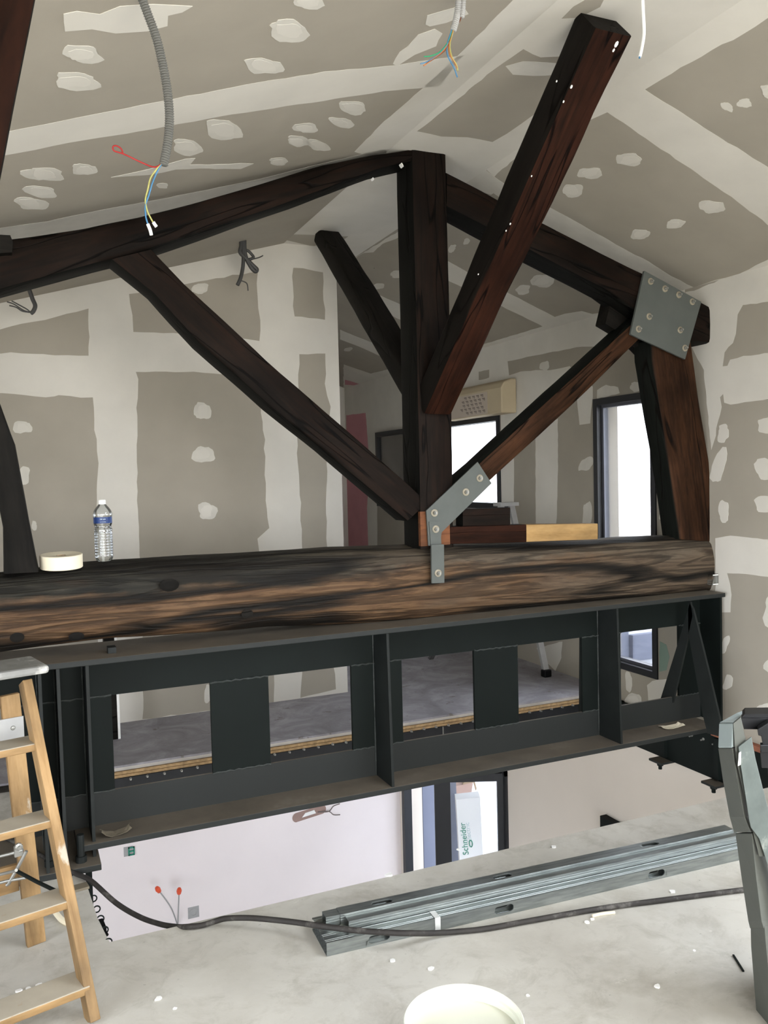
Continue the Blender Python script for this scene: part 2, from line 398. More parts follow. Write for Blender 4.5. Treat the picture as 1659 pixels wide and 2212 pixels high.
# ------------------------------------------------------------------ main dimensions
XW = 4.03            # right wall
ZF, XL, XR, SL, SR = 3.40, 1.868, 2.507, .285, .361   # flat ridge strip, its two creases, slopes
ZFAR = .05           # far floor
YPART, XPART = 5.96, 2.27   # partition beyond the truss
YB = 10.4
FRONT = -2.6; XLW = -2.4
PLs = ((XL, 0, ZF), (-SL, 0, 1.0)); PRs = ((XR, 0, ZF), (SR, 0, 1.0))
def onL(x, y): return PL(x, y, *PLs)
def onR(x, y): return PL(x, y, *PRs)
def onF(x, y): return PZ(x, y, ZF)
NL = np.array([SL, 0, -1.0]); NL /= np.linalg.norm(NL)
NR = np.array([-SR, 0, -1.0]); NR /= np.linalg.norm(NR)
ND = np.array([0, 0, -1.0])

# ------------------------------------------------------------------ structure
def wall(name, boxes, mat):
    b = MB()
    for lo, hi in boxes: b.box(lo, hi)
    return struct(b.build(name, mat))
# near slab with the stairwell hole (X .25..4.0, Y 3.22..5.06)
HX, HY, FY = .25, 3.215, 5.06
b = MB(); b.box((XLW, FRONT, -.22), (XW+.1, HY, 0)); b.prism([(XLW, HY, -.22), (HX+.005, HY, -.22), (HX-.02, 3.42, -.22), (.223, 3.557, -.22), (.209, 3.80, -.22), (.12, FY, -.22), (XLW, FY, -.22)], (0, 0, .22))
floor = struct(b.build('floor', M['concrete']))
for o_, lo, hi in (('slab_edge', (HX+.01, HY+.0005, -.219), (XW-.03, HY+.010, -.006)),):
    b = MB(); b.box(lo, hi); b.build(o_, M['slab_edge'], floor)
# far floor: topping, boards
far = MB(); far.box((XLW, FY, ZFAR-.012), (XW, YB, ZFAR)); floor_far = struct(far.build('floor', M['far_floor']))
b = MB(); b.box((HX, FY+.01, ZFAR-.035), (XW-.02, FY+.2, ZFAR-.012)); b.build('floor_topping', M['screed'], floor_far)
for k in range(2):
    b = MB(); b.box((HX, FY-.004+.003*k, ZFAR-.052-.02*k), (XW-.02, FY+.5, ZFAR-.036-.02*k)); b.build('floor_board', M['osb'], floor_far)
b = MB(); b.box((XLW, FY+.02, ZFAR-.28), (XW, YB, ZFAR-.076)); b.build('floor_slab', M['slab_edge'], floor_far)
# ceiling: two slopes and a flat ridge strip, each a thick board
def slope(name, x0, z0, x1, z1, mat):
    b = MB(); b.prism([(x0, FRONT, z0), (x1, FRONT, z1), (x1, FRONT, z1+.05), (x0, FRONT, z0+.05)], (0, YB-FRONT, 0))
    return struct(b.build(name, mat))
ceil_left = slope('ceiling', XLW, ZF-SL*(XL-XLW), XL, ZF, M['board'])
ceil_flat = slope('ceiling', XL, ZF, XR, ZF, M['plaster'])
def slope_with_hole(x0, x1, hx0, hx1, hy0, hy1):
    z = lambda x: ZF - SR*(x-XR); b = MB()
    for (xa, xb, ya, yb) in ((x0, hx0, FRONT, YB), (hx1, x1, FRONT, YB), (hx0, hx1, FRONT, hy0), (hx0, hx1, hy1, YB)):
        b.prism([(xa, ya, z(xa)), (xb, ya, z(xb)), (xb, ya, z(xb)+.05), (xa, ya, z(xa)+.05)], (0, yb-ya, 0))
    return struct(b.build('ceiling', M['board']))
ceil_right = slope_with_hole(XR, XW+.1, 2.55, 3.75, -1.2, 1.4)  # the hole is an added roof opening out of view, for floor light
# window openings in right wall
W2 = (4.54, 5.207, .237, 2.229); W1 = (6.55, 8.05, 1.36, 2.22); W3 = (-.9, 2.1, .5, 2.4)
ZT = 3.0; T = .22
def xwall(name, X, t, y0, y1, z0, z1, holes, mat):
    holes = sorted(holes); b = MB(); y = y0
    for (a, c, d, e) in holes:
        b.box((X, y, z0), (X+t, a, z1))
        if d > z0: b.box((X, a, z0), (X+t, c, d))
        b.box((X, a, e), (X+t, c, z1)); y = c
    b.box((X, y, z0), (X+t, y1, z1))
    return struct(b.build(name, mat))
wall_right = xwall('wall_right', XW, T, FRONT, YB, -.0, ZT, [W2, W1, W3], M['board'])
wall_left = wall('wall_left', [((XLW-.1, FRONT, -3.4), (XLW, YB, -2.4)), ((XLW-.1, FRONT, -1.0), (XLW, YB, .2)), ((XLW-.1, FRONT, -2.4), (XLW, 3.0, -1.0)), ((XLW-.1, 6.3, -2.4), (XLW, YB, -1.0)), ((XLW-.1, FRONT, 1.9), (XLW, YB, ZF)), ((XLW-.1, FRONT, .2), (XLW, -1.9, 1.9)), ((XLW-.1, 2.4, .2), (XLW, YB, 1.9))], M['plaster'])  # both unseen openings here are added to light the right-hand walls
wall_back = wall('wall_back', [((XPART-.1, YB, 0), (XW+.2, YB+.1, ZF+.1))], M['plaster'])
# partition wall facing the truss
b = MB(); zc = lambda X: ZF - SL*(XL-X) if X < XL else ZF
b.prism([(XLW, YPART, ZFAR), (XPART, YPART, ZFAR), (XPART, YPART, ZF), (XL, YPART, ZF), (XLW, YPART, zc(XLW))], (0, .1, 0))
b.prism([(XPART-.1, YPART+.1, ZFAR), (XPART, YPART+.1, ZFAR), (XPART, YPART+.1, ZF), (XPART-.1, YPART+.1, ZF)], (0, YB-YPART-.1, 0))
wall_part = struct(b.build('wall_partition', M['plaster']))
# front wall behind the camera with a wide window opening
b = MB()
b.box((XLW, FRONT-.2, 0), (-.8, FRONT, ZF)); b.box((2.6, FRONT-.2, 0), (XW+.2, FRONT, ZF)); b.box((-.8, FRONT-.2, 0), (2.6, FRONT, .45)); b.box((-.8, FRONT-.2, 2.55), (2.6, FRONT, ZF))
struct(b.build('wall_front', M['plaster']))
# lower storey
ZL = -3.35; XLOW = 4.12; YLOW = 9.15; DOOR = (6.68, 9.05, ZL, -1.10)
floor_low = wall('floor', [((XLW, FRONT, ZL-.1), (XLOW+.2, YLOW, ZL))], M['concrete'])
wall_low_back = wall('wall_lower_back', [((XLW, YLOW, ZL), (XLOW+.2, YLOW+.1, -.24))], M['white_wall'])
wall_low_right = xwall('wall_lower_right', XLOW, .25, FRONT, YLOW, ZL, -.0, [DOOR], noisy('lower_wall_render', (.74,.675,.60), .03, 1.2, .8, bstr=.02))
b = MB(); b.box((XLW, FRONT-.2, ZL), (-1.4, FRONT, -.22)); b.box((3.8, FRONT-.2, ZL), (XLOW+.2, FRONT, -.22)); b.box((-1.4, FRONT-.2, ZL), (3.8, FRONT, ZL+.9)); b.box((-1.4, FRONT-.2, -.4), (3.8, FRONT, -.22))
struct(b.build('wall_lower_front', M['white_wall']))  # its wide opening is added to let light into the lower storey

# ------------------------------------------------------------------ plaster patches
rng = random.Random(7)
wall_right_ref = [wall_right]
def jag(pts, amp, seg):
    out = []; n = len(pts)
    for i in range(n):
        a, c = pts[i], pts[(i+1) % n]; L = np.linalg.norm(c-a); m = max(1, int(L/seg))
        t = (c-a)/max(L, 1e-6)
        for k in range(m):
            p = a + (c-a)*k/m
            if k or True:
                j = np.array([rng.uniform(-1,1), rng.uniform(-1,1), rng.uniform(-1,1)])
                p = p + j*amp
            out.append(p)
    return out
def patch(poly, fn, nrm, mat, parent, name='joint_tape', level=1, amp=.004, seg=.05):
    pts = [fn(*q) for q in poly]; n = np.array(nrm, float)
    if parent is wall_right_ref[0]:
        for q, p in zip(poly, pts):
            if q[0] >= 1690: p[1] = min(p[1], 2.13)
    pts = jag(pts, amp, seg)
    p0 = fn(*poly[0])
    pts = [p - n*(p-p0).dot(n) for p in pts]
    b = MB(); th = .0007*level
    b.prism([p + n*th for p in pts], -n*(th+.0003))
    return b.build(name, mat, parent)
def blob(x0, x1, y0, y1, skew=0.0, seed=0, n=22):
    r = random.Random(int(x0*7+y0*13+seed)); cx, cy, a, c = (x0+x1)/2, (y0+y1)/2, (x1-x0)/2, (y1-y0)/2
    p1, p2, p3 = r.uniform(0, 6), r.uniform(0, 6), r.uniform(0, 6); out = []
    for k in range(n):
        t = 2*PI*k/n; q = .93 + .10*math.sin(2*t+p1) + .07*math.sin(3*t+p2) + .05*math.sin(5*t+p3) + r.uniform(-.05, .05)
        ct, st = math.cos(t), math.sin(t)
        ct = math.copysign(abs(ct)**.8, ct); st = math.copysign(abs(st)**.8, st)
        out.append((cx + a*q*ct - skew*c*q*st, cy + c*q*st))
    return out
def spots(lst, fn, nrm, parent, mat='plaster_thin', level=2, amp=.002):
    for s in lst:
        sk = s[4] if len(s) > 4 else 0
        patch(blob(*s[:4], sk), fn, nrm, M[mat], parent, 'plaster_patch', level, amp, .03)
        if s[1]-s[0] > 34 and level < 4:
            cx, cy = (s[0]+s[1])/2+rng.uniform(-3,3), (s[2]+s[3])/2+rng.uniform(-2,2)
            patch(blob(cx-(s[1]-s[0])*.34, cx+(s[1]-s[0])*.30, cy-(s[3]-s[2])*.34, cy+(s[3]-s[2])*.30, sk, 3), fn, nrm, M['plaster'], parent, 'plaster_patch', level+1, amp, .03)
# left slope
patch([(-400,367),(22,283),(370,214),(560,178),(700,155),(830,144),(1000,120),(950,186),(830,197),(700,217),(500,247),(300,284),(150,308),(0,338),(-400,420)], onL, NL, M['plaster'], ceil_left)
patch([(1400,-284),(1128,-20),(988,122),(925,180),(830,262),(765,328),(830,345),(900,310),(1030,215),(1270,-20),(1560,-270)], onL, NL, M['plaster'], ceil_left)
patch([(-40,500),(0,493),(101,478),(216,454),(338,432),(560,387),(700,352),(830,322),(850,345),(700,400),(560,430),(338,480),(100,520),(-40,545)], onL, NL, M['plaster_thin'], ceil_left)
patch([(135,30),(165,22),(215,30),(260,14),(330,8),(380,12),(415,14),(395,25),(365,34),(362,55),(320,66),(250,72),(200,62),(140,66),(138,48)], onL, NL, M['plaster'], ceil_left, 'plaster_patch', 2)
patch([(848,138),(862,112),(882,100),(900,76),(940,62),(956,72),(940,100),(895,117),(860,141)], onL, NL, M['plaster'], ceil_left, 'plaster_patch', 2)
patch([(917,52),(925,32),(965,20),(1000,12),(1012,30),(965,48),(930,56)], onL, NL, M['plaster_thin'], ceil_left, 'plaster_patch', 2)
patch([(242,382),(300,370),(350,358),(400,343),(422,342),(410,356),(470,355),(520,352),(546,354),(520,364),(430,364),(380,366),(320,378)], onL, NL, M['plaster_thin'], ceil_left, 'plaster_patch', 2)
spots([(135,222,97,136,-.5),(113,220,157,195,-.5),(630,706,-12,19,-.5),(580,668,42,93,-.6),(530,608,122,162,-.6),(52,136,360,392,-.5),(155,208,352,379,-.4),(55,121,400,428,-.6),(33,103,425,454,-.6),(372,438,300,336,-.7),(445,518,255,306,-.6),(337,365,395,406,-.3),(580,623,340,357,-.4),(632,688,265,287,-.8),(620,668,292,317,-.8),(662,712,302,326,-.8),(730,793,217,247,-.8),(715,762,252,277,-.8)], onL, NL, ceil_left)
# ridge strip (plastered) with a bare strip of board
patch([(1131,107),(1168,124),(1215,121),(1260,150),(1183,228),(1093,289),(1064,306),(1012,296),(954,295),(902,283),(945,250),(989,214),(1081,139)], onF, ND, M['board'], ceil_flat, 'bare_board', 1)
patch([(1093,142),(1130,132),(1180,134),(1215,138),(1205,160),(1150,164),(1110,160)], onF, ND, M['plaster_thin'], ceil_flat, 'plaster_patch', 2)
patch([(1215,40),(1240,15),(1280,-10),(1310,-10),(1295,14),(1250,38)], onF, ND, M['board'], ceil_flat, 'bare_board', 1)
patch([(970,372),(1000,352),(1050,368),(1092,398),(1060,420),(1000,400)], onR, NR, M['plaster_thin'], ceil_right, 'joint_tape', 2)
# right slope
patch([(1030,345),(1265,185),(1480,-20),(1700,-125),(1900,-257),(2000,-168),(1659,40),(1608,72),(1492,133),(1394,194),(1659,362),(1850,484),(1728,538),(1659,485),(1580,425),(1312,242),(1270,262),(1125,332),(1067,382)], onR, NR, M['plaster'], ceil_right)
patch([(1067,382),(1092,400),(1195,452),(1260,487),(1330,528),(1400,565),(1450,596),(1500,622),(1530,640),(1490,660),(1380,610),(1250,530),(1100,440),(1040,400)], onR, NR, M['plaster_thin'], ceil_right)
patch([(1500,620),(1545,605),(1590,595),(1659,560),(1680,555),(1680,575),(1659,582),(1500,640)], onR, NR, M['plaster'], ceil_right)
spots([(1330,1387,330,359,.2),(1248,1302,361,387,.3),(1213,1262,397,426,-.2),(1508,1567,432,461,0),(1437,1481,474,493,.3),(1362,1403,494,518,.5),(1558,1583,220,241,-.4),(1592,1624,212,233,-.3),(1643,1680,182,212,-.3)], onR, NR, ceil_right)
# far part of the right slope
patch([(740,574),(860,500),(985,440),(1010,455),(880,505),(825,527),(808,545),(786,547),(762,559),(745,590)], onR, NR, M['plaster'], ceil_right)
patch([(735,603),(798,628),(859,655),(960,700),(1020,712),(1173,705),(1050,640),(973,605),(860,640)], onR, NR, M['plaster'], ceil_right, level=1) if False else None
patch([(798,628),(859,655),(920,684),(920,712),(859,688),(813,665)], onR, NR, M['plaster'], ceil_right)
patch([(735,712),(768,726),(850,758),(850,782),(777,749),(735,733)], onR, NR, M['plaster'], ceil_right)
patch([(960,560),(1030,598),(1109,638),(1198,684),(1221,678),(1258,672),(1280,678),(1313,674),(1400,655),(1450,640),(1470,650),(1313,712),(1100,762),(742,855),(742,787),(801,807),(950,770),(1061,739),(1109,724),(1173,705),(1095,667),(1030,635),(960,602)], onR, NR, M['plaster'], ceil_right)
patch([(745,820),(760,824),(786,833),(745,831)], onR, NR, M['pink_board'], ceil_right, 'bare_board', 2, .001)
spots([(803,830,611,626,.4),(842,875,584,600,.4),(743,762,750,759,.4),(1148,1198,590,622,.3),(1113,1147,615,636,.4),(1000,1016,515,528,.4),(968,985,528,545,.4)], onR, NR, ceil_right)
patch([(620,519),(632,506),(680,508),(752,511),(740,519),(675,532)], onF, ND, M['board'], ceil_flat, 'bare_board', 1)
# partition: bare boards between wide joints
fP = lambda x, y: PY(x, y, YPART); nP = (0, -1, 0)
for poly in ([(-80,728),(0,712),(95,690),(190,668),(193,770),(95,765),(0,762),(-80,762)],
             [(279,635),(395,615),(555,586),(556,640),(563,690),(560,737),(530,732),(375,720),(288,716),(285,680)],
             [(632,577),(697,588),(702,690),(635,682)],
             [(5,850),(120,858),(126,852),(200,860),(207,950),(212,1000),(210,1100),(212,1300),(214,1500),(214,1570),(-80,1590),(-80,850)],
             [(293,803),(420,803),(480,807),(560,815),(565,890),(571,950),(575,1100),(580,1140),(555,1165),(560,1200),(575,1300),(590,1400),(592,1519),(308,1553),(310,1450),(298,1100),(295,980),(297,820)],
             [(646,765),(702,764),(703,830),(713,880),(710,930),(706,1000),(705,1180),(712,1350),(727,1490),(650,1508),(655,1440),(652,1180),(648,1050),(642,980),(645,850)]):
    patch(poly, fP, nP, M['board'], wall_part, 'bare_board', 1, .006, .06)
spots([(412,452,612,634),(27,68,908,938),(38,66,1008,1046),(68,80,1125,1147),(418,456,868,908),(415,463,963,1002),(427,469,1084,1124),(440,462,1478,1518)], fP, nP, wall_part)
# right wall
fW = lambda x, y: PX(x, y, XW); nW = (-1, 0, 0)
def wp(poly, mat='plaster', name='joint_tape', level=1, amp=.004, seg=.04): return patch(poly, fW, nW, M[mat], wall_right, name, level, amp, seg)
wp([(1480,632),(1500,628),(1659,560),(1700,545),(1700,648),(1659,652),(1610,658),(1605,660),(1593,680),(1590,720),(1583,740),(1565,760),(1561,790),(1572,790),(1578,777),(1605,770),(1640,765),(1700,760),(1700,858),(1659,863),(1610,868),(1578,875),(1565,870),(1562,850),(1555,857),(1559,879),(1550,911),(1546,941),(1537,972),(1530,900),(1520,800),(1490,740)])
wp([(1545,1162),(1590,1157),(1625,1163),(1700,1158),(1700,1243),(1610,1240),(1570,1237),(1577,1260),(1580,1285),(1578,1322),(1550,1322),(1546,1290)])
spots([(1550,1574,915,958),(1551,1576,1081,1128),(1558,1575,1373,1411,.3),(1563,1582,1455,1493,.3),(1635,1685,900,936),(1630,1685,987,1038),(1630,1685,1068,1110),(1648,1690,1282,1358),(1650,1690,1420,1456),(1636,1690,1518,1545)], fW, nW, wall_right, 'plaster')
wp(blob(1536,1569,970,1042,.3), 'plaster', 'plaster_patch', 2)
# right wall beyond the truss
wp([(742,815),(900,770),(900,895),(872,898),(868,930),(815,935),(815,1330),(742,1330)], seg=.07)
wp([(900,770),(1060,725),(1100,715),(1310,655),(1480,600),(1480,720),(1400,740),(1244,751),(1159,767),(1097,780),(1100,810),(1125,803),(1157,800),(1187,800),(1230,790),(1280,835),(1280,858),(1275,915),(1252,918),(1246,860),(1200,880),(1110,910),(1110,1150),(1100,1300),(1082,1300),(1082,892),(900,918)], seg=.07)
wp([(1034,803),(1057,798),(1057,816),(1034,821)], 'board', 'bare_board', 2, .003)
wp([(748,897),(790,892),(795,960),(798,1000),(793,1100),(796,1190),(800,1330),(752,1330)], 'pink_board', 'bare_board', 2, .004)
wp([(1157,930),(1205,905),(1205,1040),(1202,1130),(1208,1160),(1150,1160),(1157,1130)])
wp([(1290,842),(1310,832),(1335,836),(1338,850),(1290,862)], 'plaster_thin', 'plaster_patch')
wp([(1425,1385),(1440,1392),(1446,1420),(1440,1448),(1424,1450)], 'green_board', 'bare_board', 1, .003)
wp([(1398,1480),(1410,1470),(1450,1465),(1450,1520),(1402,1525)], 'plaster', 'joint_tape', 1)
wp([(1160,1400),(1215,1385),(1212,1420),(1200,1450),(1190,1440),(1170,1420)], 'plaster')
spots([(1166,1187,779,801),(1360,1386,825,846),(1253,1280,985,1020,.4),(1258,1279,1082,1150),(1418,1449,907,933),(1416,1453,988,1067),(1424,1439,1085,1121,.2),(1444,1458,1070,1106,.1),(1443,1460,1128,1152),(1350,1366,1450,1496),(1350,1386,1496,1530),(1425,1445,860,884)], fW, nW, wall_right)

# ------------------------------------------------------------------ windows and door
def frame_x(name, X, hole, fw, dp, mat=M['frame'], glass=True, xin=.0):
    y0,y1,z0,z1 = hole; root = None
    b = MB(); x0, x1 = X-xin, X-xin+dp
    b.box((x0,y0,z0),(x1,y0+fw,z1)); b.box((x0,y1-fw,z0),(x1,y1,z1)); b.box((x0,y0+fw,z0),(x1,y1-fw,z0+fw)); b.box((x0,y0+fw,z1-fw),(x1,y1-fw,z1))
    root = struct(b.build(name, mat))
    if glass:
        g = MB(); g.box((x0+dp*.45, y0+fw, z0+fw), (x0+dp*.45+.006, y1-fw, z1-fw)); g.build('pane', M['glass'], root)
    return root
w2 = frame_x('window_1', XW, W2, .048, .10, xin=.012)
b = MB(); y0,y1,z0,z1 = W2; s=.048; i=.022
x0,x1=XW+.03,XW+.075
b.box((x0,y0+s,z0+s),(x1,y0+s+i,z1-s)); b.box((x0,y1-s-i,z0+s),(x1,y1-s,z1-s)); b.box((x0,y0+s+i,z0+s),(x1,y1-s-i,z0+s+i)); b.box((x0,y0+s+i,z1-s-i),(x1,y1-s-i,z1-s))
b.build('sash', noisy('sash_grey',(.10,.105,.125),.05,8,.4,bstr=0), w2)
w1 = frame_x('window_2', XW, W1, .055, .10, xin=.012)
w3 = frame_x('window_3', XW, W3, .06, .10)
b = MB()
for x in (-.8, .86, 2.54): b.box((x, FRONT-.12, .45), (x+.06, FRONT-.06, 2.55))
b.box((-.8, FRONT-.12, .45), (2.6, FRONT-.06, .51)); b.box((-.8, FRONT-.12, 2.49), (2.6, FRONT-.06, 2.55))
struct(b.build('window_4', M['frame']))
b = MB()
for y in (-1.9, -.4, .9, 2.34): b.box((XLW-.09, y, .2), (XLW-.03, y+.06, 1.9))
for z in (.2, 1.84): b.box((XLW-.09, -1.9, z), (XLW-.03, 2.4, z+.06))
struct(b.build('added_window_5', M['frame']))  # frame of the unseen opening added to light the right wall
# open casement leaf of the corridor window, folded back along the wall
leafY = (8.10, 9.22)
casement = thing('window_leaf', 'open dark-framed casement leaf folded back on the far wall, left of the king post', 'window', (XW-.06, 8.1, 1.33))
b = MB(); fw=.055
za, zb = 1.33, 2.20
b.box((XW-.085,leafY[0],za),(XW-.03,leafY[0]+fw,zb)); b.box((XW-.085,leafY[1]-fw,za),(XW-.03,leafY[1],zb)); b.box((XW-.085,leafY[0]+fw,za),(XW-.03,leafY[1]-fw,za+fw)); b.box((XW-.085,leafY[0]+fw,zb-fw),(XW-.03,leafY[1]-fw,zb))
b.build('leaf_frame', M['frame'], casement)
b = MB(); b.box((XW-.06,leafY[0]+fw,za+fw),(XW-.054,leafY[1]-fw,zb-fw)); b.build('pane', M['glass'], casement)
for z in (za+.12, zb-.12):
    b = MB(); b.box((XW-.05,leafY[0]-.03,z-.03),(XW-.012,leafY[0]+.01,z+.03)); b.build('hinge', M['frame'], casement)
# lower door: dark frame and an open glazed leaf
d1 = struct(MB().build('door_1', M['frame'])) if False else None
b = MB(); y0,y1,z0,z1 = DOOR; fw=.07
b.box((XLOW-.02,y0,z0),(XLOW+.08,y0+.035,z1)); b.box((XLOW-.02,y1-fw,z0),(XLOW+.08,y1,z1)); b.box((XLOW-.02,y0,z1-.05),(XLOW+.08,y1,z1))
door = struct(b.build('door_1', M['frame']))
# leaf hinged at the right jamb, swung outwards so that it faces the stairwell
hp = np.array([XLOW+.05, y0+.06, 0]); ld = np.array([.20, .98, 0]); ld /= np.linalg.norm(ld)
A1 = PD(1092, 1668, 1.0) - EYE; A2 = PD(937, 1668, 1.0) - EYE
th = np.linalg.norm(hp[:2]) / np.linalg.norm(A1[:2]); ph = EYE + A1*th; ph[2] = 0
pe = PL(937, 1668, ph, np.array([.40, .915, 0])*1.0); pe[2] = 0
ld = (pe-ph); Lw = np.linalg.norm(ld); ld /= Lw; ln = np.array([-ld[1], ld[0], 0])
def leafbox(b, u0, u1, z0, z1, d0=-.03, d1=.03):
    b.hexa([ph+ld*u0+ln*d0+[0,0,z0], ph+ld*u1+ln*d0+[0,0,z0], ph+ld*u1+ln*d1+[0,0,z0], ph+ld*u0+ln*d1+[0,0,z0]],
           [ph+ld*u0+ln*d0+[0,0,z1], ph+ld*u1+ln*d0+[0,0,z1], ph+ld*u1+ln*d1+[0,0,z1], ph+ld*u0+ln*d1+[0,0,z1]])
zt = PL(1092, 1668, ph, np.array([ln[0], ln[1], 0]))[2]
leaf = thing('door_leaf', 'open glazed door leaf with dark anthracite stiles seen below the girder', 'door', ph + [0,0,ZL])
b = MB(); leafbox(b, 0, .085, ZL+.01, zt); leafbox(b, Lw-.15, Lw, ZL+.01, zt); leafbox(b, .085, Lw-.15, ZL+.01, ZL+.12); leafbox(b, .085, Lw-.15, zt-.075, zt)
b.build('leaf_frame', M['frame'], leaf)
b = MB(); leafbox(b, .085, Lw-.15, ZL+.12, zt-.075, -.003, .003); b.build('pane', M['glass'], leaf)
b = MB(); b.tube([ph+ld*(Lw-.07)-ln*.03+[0,0,ZL+1.05], ph+ld*(Lw-.07)-ln*.07+[0,0,ZL+1.05], ph+ld*(Lw-.19)-ln*.07+[0,0,ZL+1.05]], .01, 8); b.build('handle', M['bolt'], leaf)

# outside: terrace slabs, parapet, columns
b = MB(); b.box((XLOW+.26, -4.0, ZL-.12), (9.5, 15.0, ZL-.03)); tag(b.build('lower_terrace', M['outside_white']), 'bright pale terrace paving outside the lower door', 'terrace')
para = thing('balcony', 'pale balcony slab and grey parapet outside the tall right window', 'balcony', (XW+T+1, 5, 0))
b = MB(); b.box((XW+T+.03, 2.6, .005), (6.5, 15.0, .08)); b.build('slab', M['outside_white'], para)
b = MB(); b.box((4.70, 5.60, .08), (4.98, 5.66, .30)); b.build('parapet', M['outside'], para)
b = MB(); b.box((4.52, 5.64, .08), (4.69, 5.80, 1.05)); b.build('pier', M['outside'], para)

b = MB(); b.box((-50, -50, ZL-.5), (60, 60, ZL-.14)); tag(b.build('ground', noisy('gravel_ground', (.46,.44,.40), .1, 1.5, .9, bstr=0)), 'pale gravel ground around the building', 'ground')
b = MB(); b.box((7.25, -4.0, ZL-.03), (7.4, 15.0, -.35)); tag(b.build('light_block_wall', M['outside_white']), 'white wall added across the terrace to cut sky light at the lower door', 'wall')  # added to block sky light from the lower doorway
# column strips seen through the left half of the lower doorway
colm = thing('outside_column', 'grey rendered column outside the lower doorway, left of the open leaf', 'column', (4.5, 9.5, ZL))
for (xa, xb, mt, dd) in ((893, 915, 'outside_dark', 9.42), (915, 960, 'outside', 9.50)):
    pa = PY(xa, 1800, dd); pb = PY(xb, 1800, dd)
    b = MB(); b.box((pa[0], dd, ZL-.02), (pb[0], dd+.3, -.3)); b.build('column_face', M[mt], colm)

def text_mesh(txt, size, mat, name):
    cu = bpy.data.curves.new('t', 'FONT'); cu.body = txt; cu.size = size; cu.extrude = 0
    o = bpy.data.objects.new('t', cu); COL.objects.link(o)
    dg = bpy.context.evaluated_depsgraph_get(); me = bpy.data.meshes.new_from_object(o.evaluated_get(dg))
    bpy.data.objects.remove(o); bpy.data.curves.remove(cu)
    vs = [np.array(v.co) for v in me.vertices]; fs = [tuple(p.vertices) for p in me.polygons]
    bpy.data.meshes.remove(me); return vs, fs
# white carton with green lettering, leaning outside the door
def carton():
    n = -np.array([ln[0], ln[1], 0]);
    if n.dot(-ph) < 0: n = -n
    c0 = ph - n*.55
    f = lambda x, y: PL(x, y, c0, n)
    pts = [f(985, 1728), f(1037, 1722), f(1044, 1860), f(1052, 1990), f(1000, 2000), f(993, 1860)]
    root = thing('carton', 'tall white carton with green Schneider lettering outside the lower door', 'box', pts[4])
    b = MB(); b.prism(pts, -n*.16); b.build('carton_body', M['boxwhite'], root)
    # lettering runs upwards
    for txt, a, c, hgt, mt in (('Schneider', (1012.5, 1846), (1004, 1776), 1.0, 'greenprint'), ('Electric', (1019, 1818), (1013, 1776), .5, 'paleprint')):
        p, q = f(*a), f(*c); L = np.linalg.norm(q-p); d = (q-p)/L; up = np.cross(n, d); 
        vs, fs = text_mesh(txt, 1.0, None, 't'); wmax = max(v[0] for v in vs); k = L/wmax
        b = MB(); b.add([p + d*v[0]*k + up*v[1]*k + n*.004 for v in vs], fs); b.build('lettering', M[mt], root)
    # leaf shaped mark beside the word
    p = f(1017, 1822); b = MB()
    d = (f(1004,1776)-f(1012.5,1846)); d /= np.linalg.norm(d); up = np.cross(n, d)
    ring = [p + d*.035*math.cos(t) + up*.016*math.sin(t) + n*.004 for t in np.linspace(0, 2*PI, 20)]
    b.tube(ring, .005, 5, False); b.build('emblem', M['greenprint'], root)
    # open brown box above it
    r2 = thing('open_carton', 'open pinkish cardboard box standing on the terrace behind the white carton', 'box', f(1000, 1720)-n*.6)
    g = lambda x, y: PL(x, y, c0-n*.6, n)
    b = MB(); b.prism([g(979,1700), g(1022,1690), g(1018,1716), g(985,1728)], -n*.25); b.build('box_body', noisy('faded_card',(.55,.38,.32),.05,6,.8,bstr=0), r2)
    b = MB(); b.prism([g(1022,1690), g(1025,1685), g(1030,1704), g(1027,1708)], -n*.02); b.build('flap', M['card'], r2)
    b = MB(); b.prism([g(1000,1692), g(1022,1680), g(1022,1690), g(1000,1696)], -n*.2); b.build('flap', M['card'], r2)
    r3 = thing('stacked_carton', 'pale lilac carton standing left of the white lettered carton', 'box', f(976, 1850)-n*.1)
    h_ = lambda x, y: PL(x, y, c0-n*.2, n)
    b = MB(); b.prism([h_(972,1690), h_(985,1690), h_(997,2000), h_(979,2000)], -n*.12); b.build('carton_body', M['outside'], r3)
carton()

